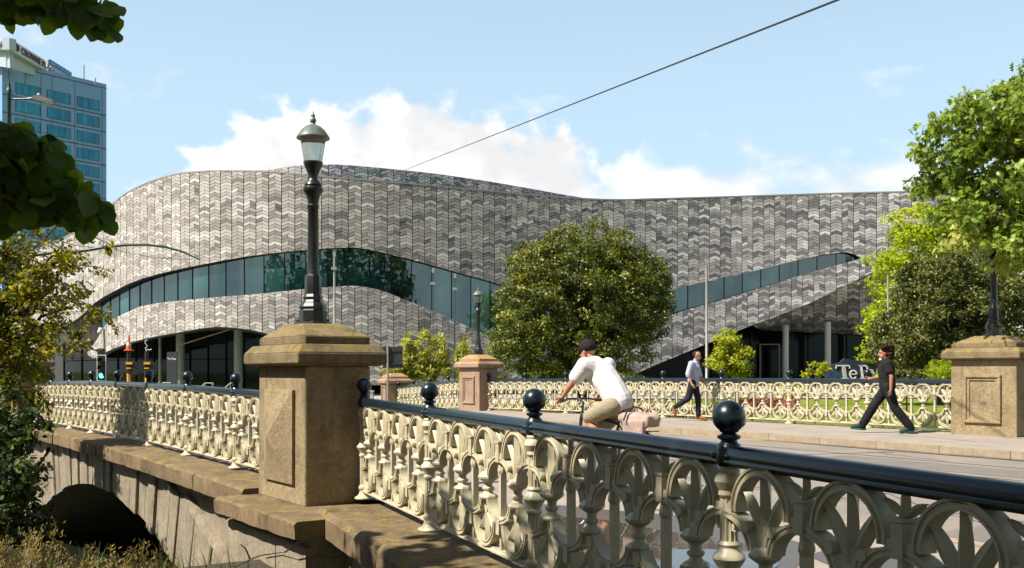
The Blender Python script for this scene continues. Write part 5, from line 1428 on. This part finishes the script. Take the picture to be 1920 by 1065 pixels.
def head(c, fw, up=(0, 0, 1), s=1.0):
    b = MB(); c = Vector(c); f_ = Vector(fw).normalized(); u = Vector(up); u = (u-f_*u.dot(f_)).normalized(); sd = u.cross(f_); m = Matrix((f_, sd, u)).transposed()
    def q(x, y, z): return c+(f_*x+sd*y+u*z)*s
    b.sphere(q(-.012, 0, .030), (.098*s, .076*s, .090*s), 18, 12, m)
    b.sphere(q(.022, 0, -.045), (.068*s, .060*s, .072*s), 16, 10, m)
    b.sphere(q(.055, 0, -.088), (.028*s, .030*s, .022*s), 10, 8, m)            # chin
    cap(b, q(.080, 0, .012), .010*s, q(.104, 0, -.024), .016*s, 8)              # nose
    b.sphere(q(.078, 0, .028), (.018*s, .050*s, .012*s), 10, 6, m)             # brow
    b.sphere(q(.082, 0, -.055), (.012*s, .024*s, .007*s), 8, 6, m); b.sphere(q(.080, 0, -.066), (.012*s, .022*s, .008*s), 8, 6, m)   # lips
    for k in (-1, 1): b.sphere(q(-.006, k*.078, -.008), (.018*s, .010*s, .032*s), 8, 8, m)   # ears
    return remesh(b, .0065, 3), q, m
def skin_mat(name, c):
    m = mat(name, c, .55, var=.10, scale=14, spec=.35); m.node_tree.nodes['Principled BSDF'].inputs['Subsurface Weight'].default_value = .12
    m.node_tree.nodes['Principled BSDF'].inputs['Subsurface Radius'].default_value = (.02, .008, .004); return m
eye_m = mat('eye_dark', (.03, .02, .015), .2)
def cloth(name, c, var=.12): return mat(name, c, .85, var=var, scale=10, bmp=.7, bscale=7, spec=.2, bdist=.03)
def person(label, loc, ang, J, skin, garments, hair, hfw, curl=(.5, .5)):
    root = thing('person', label, 'person', loc, ang)
    b = MB()
    cap(b, J['pelvis'], .125, J['belly'], .118); cap(b, J['belly'], .118, J['chest'], .135); cap(b, J['chest'], .12, J['neck'], .055); cap(b, J['neck'], .052, J['head'], .050)
    for s in 'lr':
        cap(b, J['chest'], .09, J['sh'+s], .062); cap(b, J['sh'+s], .055, J['el'+s], .040); cap(b, J['el'+s], .042, J['wr'+s], .026)
        cap(b, J['pelvis'], .09, J['hip'+s], .092); cap(b, J['hip'+s], .088, J['kn'+s], .056); k = Vector(J['kn'+s]).lerp(Vector(J['an'+s]), .3)
        cap(b, J['kn'+s], .054, k, .056); cap(b, k, .056, J['an'+s], .036); cap(b, J['an'+s], .038, J['to'+s], .028)
    out = MB(); out.add(*remesh(b, .014, 4))
    hd, q, m = head(J['head'], hfw); out.add(*hd)
    for i, s in enumerate('lr'): out.add(*hand(J['wr'+s], J['el'+s], (.9, (-.3 if s == 'l' else .3), .1), 1 if s == 'l' else -1, curl[i]))
    body = out.build('body', skin, root, 180)
    for k in (-1, 1):
        e = MB(); e.sphere(q(.079, k*.031, .008), .0095, 8, 6); e.build('eye', eye_m, root, 180)
    for nm, parts, mm, vox in garments:
        g_ = MB()
        for p in parts:
            if p[0] == 'e': g_.sphere(p[1], p[2], 14, 10, p[3] if len(p) > 3 else None)
            else: cap(g_, *p)
        o = MB(); o.add(*remesh(g_, vox, 3)); o.build(nm, mm, root, 180)
    if hair:
        hm, blobs = hair; h_ = MB()
        for c_, r_ in blobs: h_.sphere(q(*c_), r_ if hasattr(r_, '__len__') else (r_, r_, r_), 10, 8, m if hasattr(r_, '__len__') else None)
        o = MB(); o.add(*remesh(h_, .008, 2)); o.build('hair', hm, root, 180)
    return root, q
V3 = Vector
# man in black, striding left, head turned left
J = dict(pelvis=(0, 0, .92), belly=(.01, 0, 1.06), chest=(.02, 0, 1.26), neck=(.035, 0, 1.42), head=(.065, 0, 1.565),
         shl=(.01, .175, 1.36), shr=(.03, -.175, 1.36), ell=(-.06, .235, 1.10), elr=(.06, -.23, 1.10), wrl=(-.05, .245, .86), wrr=(.29, -.17, 1.07),
         hipl=(0, .085, .90), hipr=(0, -.085, .90), knr=(.25, -.09, .53), anr=(.47, -.09, .135), tor=(.66, -.10, .105), knl=(-.13, .09, .50), anl=(-.42, .09, .12), tol=(-.24, .10, .035))
bk = cloth('black_cloth', (.016, .016, .018)); bk2 = cloth('black_gaiter', (.012, .012, .014)); grn = mat('green_sole', (.0, .26, .15), .6); grey_sh = cloth('dark_shoe', (.05, .055, .06))
def sole(a, t, lz=-.03): a, t = V3(a), V3(t); d = (t-a); return [(a+V3((-.05, 0, lz-.022)), .032, a+d*1.05+V3((0, 0, lz*.35)), .030)]
def shoe(a, t): a, t = V3(a), V3(t); return [(a+V3((-.03, 0, -.01)), .052, a+(t-a)*.55+V3((0, 0, .005)), .048), (a+(t-a)*.55, .046, t, .036)]
def tee(J, c, sl=.55, r=0.0):
    parts = [(J['pelvis'], .140+r, J['belly'], .136+r), (J['belly'], .136+r, J['chest'], .150+r), (J['chest'], .134+r, V3(J['chest']).lerp(V3(J['neck']), .72), .085+r)]
    for s in 'lr': parts += [(J['chest'], .10+r, J['sh'+s], .078+r), (J['sh'+s], .074+r, V3(J['sh'+s]).lerp(V3(J['el'+s]), sl), .064+r)]
    return parts
def trousers(J, to=1.0, r=0.0, calf=.062):
    parts = [(V3(J['pelvis'])+V3((0, 0, .03)), .134+r, J['pelvis'], .136+r)]
    for s in 'lr':
        parts += [(J['pelvis'], .105+r, J['hip'+s], .106+r), (J['hip'+s], .104+r, J['kn'+s], .074+r)]
        if to > 0: parts += [(J['kn'+s], .074+r, V3(J['kn'+s]).lerp(V3(J['an'+s]), to), calf+r)]
    return parts
rr = random.Random(9)
curls = [((-.03, 0, .06), (.105, .090, .085)), ((-.075, 0, -.02), (.060, .085, .085))]
curls += [((rr.uniform(-.17, .05), rr.uniform(-.10, .10), rr.uniform(-.12, .14)), rr.uniform(.028, .046)) for _ in range(70)]
curls = [c for c in curls if not (c[0][0] > -.02 and c[0][2] < .07 and not hasattr(c[1], '__len__'))]+[((-.13, 0, -.06), (.06, .07, .07))]
pb_ = P(1664, 700, 19.9); d_ = pb_-O; tz = deckz(d_.dot(BD), 13)
pr, q = person('man in black with curly hair striding left in green-soled shoes', (pb_.x, pb_.y, tz+.004), math.atan2(.30, -.95), J, skin_mat('skin_tan', (.46, .22, .13)),
    [('t_shirt', tee(J, bk, .55, .022), bk, .013), ('trousers', trousers(J, 1.0, .014), bk, .013),
     *[('gaiter', [(V3(J['kn'+s]).lerp(V3(J['an'+s]), .10), .094, V3(J['kn'+s]).lerp(V3(J['an'+s]), .92), .084)], bk2, .012) for s in 'lr'],
     ('shoe', shoe(J['anl'], J['tol']), grey_sh, .009), ('shoe', shoe(J['anr'], J['tor']), grey_sh, .009), ('shoe_sole', sole(J['anl'], J['tol']), grn, .008), ('shoe_sole', sole(J['anr'], J['tor'], -.045), grn, .008),
     ('face_mask', [('e', V3(J['head'])+V3((.062, 0, -.125)), (.035, .050, .030))], cloth('mask_white', (.75, .75, .75)), .007)],
    (cloth('dark_brown_hair', (.035, .016, .010), .4), curls), (1, .05, -.03), (.6, .7))
# man in pale blue shirt, walking right
J = dict(pelvis=(0, 0, .95), belly=(.01, 0, 1.08), chest=(.025, 0, 1.28), neck=(.05, 0, 1.46), head=(.095, 0, 1.60),
         shl=(.03, .18, 1.40), shr=(.0, -.18, 1.40), ell=(.10, .24, 1.14), elr=(-.07, -.24, 1.14), wrl=(.22, .22, .95), wrr=(.03, -.25, .91),
         hipl=(0, .085, .93), hipr=(0, -.085, .93), knl=(.10, .09, .51), anl=(.10, .09, .095), tol=(.29, .10, .035), knr=(-.10, -.09, .55), anr=(-.45, -.09, .33), tor=(-.43, -.10, .14))
blue = cloth('pale_blue_shirt', (.46, .52, .68), .08); navy = cloth('navy_trousers', (.022, .022, .032)); brown = cloth('brown_boot', (.34, .125, .03))
pb_ = P(1300, 700, 25.0); d_ = pb_-O; tz = deckz(d_.dot(BD), 13)
person('balding man in pale blue shirt and dark trousers walking right', (pb_.x, pb_.y, tz+.004), math.atan2(-.42, .9), J, skin_mat('skin_light', (.55, .28, .18)),
    [('shirt', tee(J, blue, .95, .004)+[(V3(J['sh'+s]).lerp(V3(J['el'+s]), .7), .068, V3(J['el'+s]).lerp(V3(J['wr'+s]), .12), .060) for s in 'lr'], blue, .013), ('trousers', trousers(J, .97), navy, .013),
     ('collar', [(V3(J['neck'])+V3((-.01, 0, -.03)), .066, V3(J['neck'])+V3((.0, 0, .012)), .060)], blue, .01), ('boot', shoe(J['anl'], J['tol']), brown, .009), ('boot', shoe(J['anr'], J['tor']), brown, .009)],
    (cloth('short_dark_hair', (.045, .025, .015), .3), [((-.045, 0, .035), (.085, .083, .075)), ((-.03, .0, .0), (.07, .083, .05)), ((-.02, 0, .085), (.07, .06, .038))]), (1, .0, -.10))

# ------------------------------------------------------------------ cyclist and bicycle
CB = P(1136, 700, 11.7); d_ = CB-O; cz = deckz(d_.dot(BD), 4)-.11
CA = math.atan2(.74, -.67)
bike = thing('bicycle', 'dark bicycle ridden along the near kerb behind the rail', 'bicycle', (CB.x, CB.y, cz), CA)
tyre = mat('tyre_rubber', (.02, .02, .02), .8); alloy = mat('alloy', (.55, .55, .55), .3, metal=.9); frame_m = mat('bike_frame', (.05, .055, .06), .35, coat=.3)
for wx in (-.50, .56):
    wv = MB(); k = 36; v = []; f = []
    for i in range(k):
        a = 2*math.pi*i/k
        for j in range(8):
            bq = 2*math.pi*j/8; rr_ = .335+.020*math.cos(bq); v.append((wx+rr_*math.cos(a), .020*math.sin(bq), .357+rr_*math.sin(a)))
    for i in range(k):
        for j in range(8): f.append((i*8+j, i*8+(j+1) % 8, ((i+1) % k)*8+(j+1) % 8, ((i+1) % k)*8+j))
    wv.add(v, f); wh_ = wv.build('wheel', tyre, bike, 180)
    rm = MB(); pts = [(wx+.308*math.cos(2*math.pi*i/36), 0, .357+.308*math.sin(2*math.pi*i/36)) for i in range(37)]; rm.tube(pts, .010, 6); rm.build('rim', alloy, wh_, 180)
    sp_ = MB()
    for i in range(18): a = 2*math.pi*i/18; sp_.tube([(wx+.02*math.cos(a+1.2), .015*(-1)**i, .357+.02*math.sin(a+1.2)), (wx+.305*math.cos(a), 0, .357+.305*math.sin(a))], .0016, 4)
    sp_.lathe([(.022, -.04), (.022, .04)], 10, (wx, 0, .357), Matrix.Rotation(R(90), 3, 'X')); sp_.build('spokes', alloy, wh_)
fr = MB(); bbk = (-.05, 0, .30); seat = (-.20, 0, .80); hdt = (.38, 0, .90); hdb = (.42, 0, .72)
for a, c_, r_ in ((bbk, seat, .018), (seat, hdt, .018), (bbk, hdb, .022), (hdt, hdb, .022), (seat, (-.22, 0, .93), .013)): fr.tube([a, c_], r_, 8)
for s in (-1, 1):
    fr.tube([(-.05, s*.03, .30), (-.50, s*.06, .357)], .010, 6); fr.tube([(-.20, s*.02, .78), (-.50, s*.06, .357)], .009, 6); fr.tube([hdb, (.46, s*.05, .62), (.56, s*.06, .357)], .012, 6)
fr.build('frame', frame_m, bike, 60)
hb = MB(); hb.tube([(.38, 0, .90), (.36, 0, 1.04), (.44, 0, 1.08)], .014, 8); hb.tube([(.38, .31, 1.06), (.46, .18, 1.08), (.46, -.18, 1.08), (.38, -.31, 1.06)], .012, 8)
for s in (-1, 1): hb.tube([(.41, s*.26, 1.065), (.36, s*.35, 1.06)], .018, 8)
hb.build('handlebar', M_['dark_metal'], bike, 60)
sd_ = MB(); sd_.sphere((-.25, 0, .955), (.13, .08, .030), 14, 8); sd_.sphere((-.12, 0, .955), (.10, .028, .022), 12, 8); sd_.build('saddle', M_['dark_metal'], bike, 180)
ck = MB(); ck.lathe([(.09, -.006), (.09, .006)], 24, (-.05, -.055, .30), Matrix.Rotation(R(90), 3, 'X'))
ck.tube([(-.05, -.07, .30), (.10, -.07, .22)], .010, 6); ck.tube([(-.05, .07, .30), (-.20, .07, .38)], .010, 6); ck.build('crankset', alloy, bike, 40)
for x_, y_, z_ in ((.10, -.12, .22), (-.20, .12, .38)):
    pd = MB(); pd.box((x_, y_, z_), (.09, .09, .022)); pd.build('pedal', M_['dark_metal'], bike)
rk = MB()
for s in (-1, 1): rk.tube([(-.22, s*.05, .72), (-.70, s*.06, .74), (-.74, s*.06, .74)], .006, 6); rk.tube([(-.58, s*.06, .74), (-.50, s*.06, .38)], .005, 6)
rk.build('rear_rack', M_['dark_metal'], bike)
mg = MB(); pts = [(-.50+.375*math.cos(a), 0, .357+.375*math.sin(a)) for a in [R(60+i*12) for i in range(12)]]; mg.tube(pts, .018, 6); mg.build('mudguard', M_['dark_metal'], bike, 180)
# pale bag strapped on the rack
bg_ = MB(); bg_.box((-.02, 0, -.01), (.40, .22, .13)); bg_.sphere((0, 0, .02), (.23, .13, .075), 20, 12); bg_.sphere((.12, .05, .02), (.13, .10, .07), 16, 10); bg_.sphere((-.13, -.05, .02), (.13, .09, .07), 16, 10); bg_.box((-.03, .12, -.10), (.30, .06, .20))
bo = MB(); bo.add(*remesh(bg_, .016, 3)); bag = bo.build('bag', cloth('pale_pink_bag', (.46, .335, .285), .25), None, 180, label='pale pink soft bag strapped on the bicycle rear rack', cat='bag')
bag.matrix_world = bike.matrix_basis @ Matrix.Translation((-.50, 0, .865)); bag.location = (Matrix.Translation((CB.x, CB.y, cz)) @ Matrix.Rotation(CA, 4, 'Z') @ Vector((-.50, 0, .86))); bag.rotation_euler = (0, 0, CA)
st_ = MB(); st_.tube([(.06, .19, 0), (.06, .12, .12), (.06, 0, .145), (.06, -.12, .12), (.06, -.19, 0)], .010, 5); st_.build('strap', M_['dark_metal'], bag)
J = dict(pelvis=(-.20, 0, 1.06), belly=(-.10, 0, 1.20), chest=(.08, 0, 1.38), neck=(.20, 0, 1.515), head=(.29, 0, 1.635),
         shl=(.15, .19, 1.47), shr=(.15, -.19, 1.47), ell=(.27, .28, 1.27), elr=(.27, -.28, 1.27), wrl=(.40, .30, 1.11), wrr=(.40, -.30, 1.11),
         hipl=(-.20, .09, 1.02), hipr=(-.20, -.09, 1.02), knl=(.18, .12, .86), anl=(-.13, .12, .50), tol=(.02, .13, .44), knr=(.20, -.12, .72), anr=(.08, -.12, .32), tor=(.22, -.13, .26))
wt = cloth('white_tee', (.80, .78, .76), .05); kh = cloth('khaki_shorts', (.36, .32, .21)); tan = skin_mat('skin_sunburnt', (.58, .25, .15))
capm = cloth('dark_cap', (.022, .016, .016))
pr, q = person('cyclist in white t-shirt, khaki shorts and dark cap riding away left', (CB.x, CB.y, cz), CA, J, tan,
    [('t_shirt', tee(J, wt, .66, .026), wt, .013), ('shorts', [(V3(J['pelvis'])+V3((.0, 0, .02)), .150, J['pelvis'], .155)]+sum([[(J['pelvis'], .115, J['hip'+s], .118), (J['hip'+s], .116, V3(J['hip'+s]).lerp(V3(J['kn'+s]), .88), .092)] for s in 'lr'], []), kh, .013),
     ('shoe', shoe(J['anl'], J['tol']), bk2, .009), ('shoe', shoe(J['anr'], J['tor']), bk2, .009)],
    None, (1, .1, -.12), (.9, .9))
cp_ = MB(); cp_.sphere(q(-.01, 0, .055), (.116, .100, .082), 18, 12); cp_.sphere(q(-.01, 0, .075), (.105, .092, .075), 18, 12); cp_.sphere(q(.105, 0, .045), (.075, .070, .012), 14, 8)
c2 = MB(); c2.add(*remesh(cp_, .008, 3)); c2.build('cap', capm, pr, 180)

# ------------------------------------------------------------------ signs, poles, signals
def pole_thing(name, label, cat, x, Y_, z0=-.45, group=None):
    p = P(x, 700, Y_); p.z = z0; return thing(name, label, cat, tuple(p), 0, group)
def zpx(y, Y_, z0=-.45): return EYE+(HOR-y)/F*Y_-z0
def mast(label, x, Y_, ytop, arm=None, r_=.06, mm='galv', z0=-.45):
    t_ = pole_thing('light_mast', label, 'light pole', x, Y_, z0, 'slim light masts in front of the convention centre'); H_ = zpx(ytop, Y_, z0)
    b = MB(); b.lathe([(r_*1.6, 0), (r_*1.6, .06), (r_, .09), (r_*.8, H_)], 10); b.build('pole', M_[mm], t_, 60)
    if arm:
        ya, dx = arm; z = zpx(ya, Y_, z0); b = MB(); b.tube([(0, 0, z), (dx*.5, 0, z+.02), (dx, 0, z+.05)], .035, 6); b.box((dx*.95, 0, z+.05), (abs(dx)*.6, .14, .07)); b.build('luminaire', M_['galv'], t_)
    else:
        b = MB(); b.box((0, -.1, H_-1.0), (.30, .22, .16)); b.build('luminaire', M_['galv'], t_); b = MB(); b.box((0, 0, H_-.15), (.16, .16, .30)); b.build('pole_cap', M_['galv'], t_)
    return t_
mast('pale steel mast right of the tall near lamp', 627, 60, 472, None, .075)
mast('thin dark mast before the ribbon window, left of two', 812, 66, 503, None, .03, 'dark_metal')
mast('thin dark mast before the ribbon window, right of two', 853, 66, 513, None, .03, 'dark_metal')
mast('pale steel light mast left of the small yellow-green tree', 1325, 52, 500, (527, .36), .075)
mast('pale steel light mast before the bright green tree', 1665, 48, 516, (537, .40), .055)
# road sign seen from behind
t_ = pole_thing('road_sign', 'dark back of a square road sign on a grey post', 'road sign', 727, 31, -.5); b = MB(); b.lathe([(.035, 0), (.035, zpx(648, 31, -.5))], 8); b.build('post', M_['galv'], t_, 60)
b = MB(); b.box((.14, .06, zpx(670, 31, -.5)), (.62, .02, .66)); sgn = b.build('sign_plate', M_['dark_metal'], t_)
for k in (-.2, .2):
    b = MB(); b.box((.14, .035, zpx(670, 31, -.5)+k), (.5, .025, .04)); b.build('bracket', M_['dark_metal'], sgn)
# traffic signals across the bridge
yel = mat('signal_yellow', (.80, .40, .02), .5); sblk = mat('signal_black', (.012, .012, .012), .5); glo, nt, bs = new_mat('green_signal_light'); bs.inputs['Base Color'].default_value = (.05, .6, .45, 1); bs.inputs['Emission Color'].default_value = (.10, 1.0, .70, 1); bs.inputs['Emission Strength'].default_value = 2.2
off_l = mat('signal_lens_off', (.05, .012, .008), .2)
def lantern_box(t_, z, dx, fy, lit=False, h=.98):
    b = MB(); b.box((dx, fy*.10, z), (.30, .16, h)); hs = b.build('signal_head', sblk, t_); mod = hs.modifiers.new('bevel', 'BEVEL'); mod.width = .05; mod.segments = 3
    if fy < 0:
        for q_ in ((0, h/2+.015, .37, .03), (0, -h/2-.015, .37, .03), (-.17, 0, .03, h), (.17, 0, .03, h)):
            b = MB(); b.box((dx+q_[0], fy*.19, z+q_[1]), (q_[2], .02, q_[3])); b.build('backboard_edge', M_['white'], hs)
        for i, k in enumerate((.30, 0, -.30)):
            b = MB(); b.sphere((dx, fy*.185, z+k), (.10, .03, .10), 16, 8); b.build('lens', glo if (lit and i == 2) else off_l, hs, 180)
            vz = MB(); v = []; f = []
            for j in range(9):
                a = R(200-220*j/8); v += [(dx+.115*math.cos(a), fy*.18, z+k+.115*math.sin(a)), (dx+.115*math.cos(a), fy*.34, z+k+.115*math.sin(a))]
            vz.add(v, [(2*j, 2*j+2, 2*j+3, 2*j+1) for j in range(8)]); vz.build('visor', sblk, hs)
    return hs
SY = 40.0
t_ = pole_thing('traffic_signal', 'traffic signal showing green above the left balustrade', 'traffic signal', 191, SY, -.45, 'traffic signals beyond the bridge'); b = MB(); b.lathe([(.065, 0), (.065, zpx(712, SY))], 10); b.build('post', yel, t_, 60)
b = MB(); b.lathe([(.055, zpx(712, SY)), (.055, zpx(640, SY)), (.04, zpx(632, SY)), (.04, zpx(617, SY))], 10, (.05, .1, 0)); b.build('pole_extension', M_['galv'], t_, 60)
lantern_box(t_, zpx(690, SY), .06, -1, True); lantern_box(t_, zpx(676, SY), -.06, 1)
b = MB(); b.sphere((-.06, -.06, zpx(622, SY)), .09, 10, 8); b.box((-.02, 0, zpx(617, SY)), (.18, .12, .10)); b.build('camera_head', M_['white'], t_, 180)
def back_signal(label, x, cone):
    t_ = pole_thing('traffic_signal', label, 'traffic signal', x, SY+1.5, -.45, 'traffic signals beyond the bridge'); Y_ = SY+1.5
    b = MB(); b.lathe([(.075, 0), (.075, zpx(700, Y_))], 10); b.build('post', yel, t_, 60)
    b = MB(); b.lathe([(.075, zpx(700, Y_)), (.075, zpx(659, Y_))], 10); b.build('post_top', sblk, t_, 60)
    for k, (dz, mm) in enumerate(((684, sblk), (697, sblk))):
        b = MB(); b.box((.18, .05, zpx(dz, Y_)), (.30, .24, .24)); b.box((.02, 0, zpx(dz, Y_)), (.20, .18, .07)); hs = b.build('signal_head', mm, t_)
    b = MB(); b.box((.05, -.05, zpx(681, Y_)), (.26, .14, .10)); b.build('bracket', yel, t_)
    b = MB(); b.box((.03, -.05, zpx(690.5, Y_)), (.18, .12, .05)); b.build('bracket', yel, t_)
    return t_, Y_
t_, Y_ = back_signal('back of traffic signal with an orange cone on top', 241.5, True); p = t_.location
cn = thing('traffic_cone', 'orange traffic cone with white band stuck on a signal post', 'traffic cone', (p.x, p.y, p.z+zpx(657.5, Y_)))
org = mat('cone_orange', (.80, .14, .02), .55)
b = MB(); b.box((0, 0, .02), (.30, .30, .04)); b.build('cone_base', org, cn)
b = MB(); b.lathe([(.125, .04), (.095, .21)], 16); b.build('cone_body', org, cn, 60)
b = MB(); b.lathe([(.096, .21), (.068, .36)], 16); b.build('cone_band', M_['white'], cn, 60)
b = MB(); b.lathe([(.067, .36), (.028, .62), (.02, .64)], 16); b.build('cone_tip', org, cn, 60)
t_, Y_ = back_signal('back of traffic signal with looped cable on top', 275, False); z = zpx(659, Y_)
b = MB(); b.tube([(0, 0, z), (-.05, 0, z+.12), (.03, 0, z+.22), (-.06, 0, z+.34), (-.05, 0, z+.44), (.02, 0, z+.46)], .018, 6); b.tube([(0, 0, z+.08), (.14, 0, z+.06), (.20, 0, z+.10)], .016, 6); b.build('cable', M_['white'], t_, 60)
# information totem
t_ = pole_thing('information_totem', 'dark information totem with white heading and teal foot', 'sign', 323, 62, -.45); h_ = zpx(660, 62)
b = MB(); b.box((0, 0, h_*.30+h_*.35), (.60, .20, h_*.70)); b.build('panel', mat('totem_charcoal', (.035, .038, .045), .5), t_)
b = MB(); b.box((0, 0, h_*.15), (.60, .20, h_*.30)); b.build('foot_panel', mat('totem_teal', (.01, .13, .15), .5), t_)
o = obj('lettering', text_mesh('lettering', 'Te Pae', .20, M_['white'], .004, .004), t_); o.matrix_local = Matrix.Translation((0, -.108, h_-.42)) @ Matrix.Rotation(R(90), 4, 'X')
# lettered wall sign
sw = thing('lettered_sign', 'dark ribbed sign wall with white letters reading Te Pae', 'sign', tuple(flat(1600, 56, -.45))); SYY = 56.0
def sp(x, y, dy=0.0): p = P(x, y, SYY)-Vector(sw.location); return Vector((p.x, dy, p.z))
navy2 = mat('sign_navy', (.012, .022, .045), .55, var=.1)
b = MB(); pts = [sp(1548, 722), sp(1654, 722), sp(1654, 684), sp(1584, 672), sp(1576, 680), sp(1560, 684), sp(1552, 696)]; b.prism([(p.x, p.z) for p in pts], 0, .35); b.build('sign_wall', navy2, sw)
for k in range(22):
    x = 1551+k*1.65; yt = 690 if x < 1560 else 682
    b = MB(); a = sp(x, yt, -.015); c_ = sp(x+2.5, 721, -.015); b.tube([a, c_], .012, 4); b.build('rib', mat('sign_rib', (.05, .09, .15), .5) if k == 0 else bpy.data.materials['sign_rib'], sw)
lw = M_['white']
def letter(parts):
    b = MB()
    for kind, *a in parts:
        if kind == 'l': (x0, y0), (x1, y1), w_ = a; p, q_ = sp(x0, y0), sp(x1, y1); b.band([(p.x, p.z), (q_.x, q_.z)], w_/2*SYY/F, -.10, -.03)
        else:
            cx, cy, rx, ry, a0, a1, w_ = a; c_ = sp(cx, cy); b.band([(c_.x+rx*SYY/F*math.cos(R(t)), c_.z+ry*SYY/F*math.sin(R(t))) for t in np.linspace(a0, a1, 18)], w_/2*SYY/F, -.10, -.03)
    b.build('letter', lw, sw)
letter([('l', (1567, 685.5), (1592, 685.5), 2.2), ('l', (1567, 686), (1567, 691), 1.8), ('l', (1592, 686), (1592, 691), 1.8), ('l', (1578, 686), (1581.5, 709), 1.3), ('l', (1580.5, 686), (1584, 709), 1.3), ('l', (1583, 686), (1586.5, 709), 1.3), ('l', (1577.5, 709.5), (1590.5, 709.5), 1.8)])
letter([('a', 1599, 702, 6.2, 7.6, 5, 325, 2.4), ('l', (1593, 701.5), (1605.5, 701.5), 1.8)])
letter([('l', (1613.5, 685), (1617, 709), 3.6), ('a', 1619.5, 692, 6.0, 6.4, -95, 95, 2.6), ('l', (1610, 685.5), (1619, 685.5), 1.8), ('l', (1614.5, 698.3), (1619.5, 698.3), 1.8), ('l', (1612.5, 709.3), (1622, 709.3), 1.8)])
letter([('a', 1632, 703.5, 5, 6, 60, 330, 2.4), ('l', (1636, 695), (1638.5, 709), 2.6), ('a', 1632.5, 697.5, 4.2, 4, 10, 165, 1.8)])
letter([('a', 1648, 702, 6.0, 7.4, 5, 325, 2.4), ('l', (1642, 701.5), (1654, 701.5), 1.8)])
# stair handrails
for i, (x, Y_, lab, dx) in enumerate(((262, 60, 'steel stair handrail left of the information totem', 1), (306, 60, 'steel stair handrail just before the information totem', 1), (385, 58, 'steel stair handrail below the green column, left of two', 1), (432, 58, 'steel stair handrail below the right green column', 1), (1455, 66, 'steel stair handrail before the entrance doors', .35))):
    t_ = pole_thing('handrail', lab, 'handrail', x, Y_, -.45); b = MB()
    z1, z2 = .35, 1.15
    b.tube([(-.9*dx, 0, z1), (0, 0, z2), (.45*dx, 0, z2), (.47*dx, 0, z2-.12)], .032, 6); b.build('rail', M_['galv'], t_)
    for xx, zz in ((-.5*dx, z1+(z2-z1)*.44), (0, z2), (.4*dx, z2)):
        b = MB(); b.tube([(xx, 0, 0), (xx, 0, zz)], .026, 6); b.build('upright', M_['galv'], t_)
# street light at upper left
t_ = pole_thing('street_light', 'dark green street light pole with flat lamp head at upper left', 'street lamp', 17, 30, -.45); H_ = zpx(168, 30)
b = MB(); b.lathe([(.13, 0), (.12, .8), (.075, 1.0), (.06, H_-.2), (.075, H_-.15), (.075, H_), (.05, H_+.03), (.05, H_+.1), (.02, H_+.25), (.004, H_+.34)], 12); b.build('pole', M_['green_metal'], t_, 60)
z = zpx(186, 30); b = MB(); b.tube([(0, 0, z), (.55, 0, z+.01), (.80, 0, z+.05)], .030, 6); b.build('arm', M_['green_metal'], t_)
b = MB(); b.prism([(.72, z+.0), (.78, z+.09), (1.05, z+.05), (1.34, z-.05), (1.34, z-.12), (1.0, z-.07)], -.13, .13); lh = b.build('lamp_head', mat('lamp_head_grey', (.20, .18, .16), .5), t_)
b = MB(); b.box((1.17, 0, z-.098), (.30, .20, .02), m=Matrix.Rotation(R(10), 3, 'Y')); b.build('lens', M_['white'], lh)
b = MB(); b.sphere((.88, 0, z+.13), .05, 10, 8); b.build('sensor', M_['white'], lh)
# tram catenary arm
t_ = pole_thing('tram_wire_pole', 'dark green tram pole with long curved arm over the left', 'tram pole', 52, 41, -.45); tl = Vector(t_.location)
def tp_(x, y): p = P(x, y, 41)-tl; return p
b = MB(); b.lathe([(.14, 0), (.12, 1.2), (.09, zpx(452, 41))], 12); b.build('pole', M_['green_metal'], t_, 60)
b = MB(); b.tube([tp_(*q_) for q_ in ((52, 480), (95, 474), (140, 472), (170, 468), (205, 462), (240, 459), (275, 459), (310, 463), (345, 473), (376, 488))], [.075, .075, .07, .07, .06, .055, .05, .045, .04, .02], 8); b.build('arm', M_['green_metal'], t_, 60)
b = MB(); b.tube([tp_(*q_) for q_ in ((52, 425), (100, 447), (140, 460), (175, 464), (190, 463), (195, 456), (189, 453), (184, 458))], .018, 5); b.build('stay', M_['green_metal'], t_)
b = MB(); b.tube([tp_(*q_) for q_ in ((205, 466), (260, 478), (305, 485), (376, 487))], .010, 5); b.tube([tp_(*q_) for q_ in ((303, 486), (308, 482), (313, 485), (318, 482), (322, 486))], .02, 5); b.build('span_wire', M_['dark_metal'], t_)
# overhead wire crossing the sky
wa, wb_ = P(758, 319, 78), P(1570, 0, 14); dd = (wb_-wa)
b = MB(); b.tube([wa, wa+dd*.5, wb_, wa+dd*1.12], .0165, 6); b.build('overhead_wire', M_['dark_metal'], None, label='thin black overhead wire slanting across the sky', cat='wire')
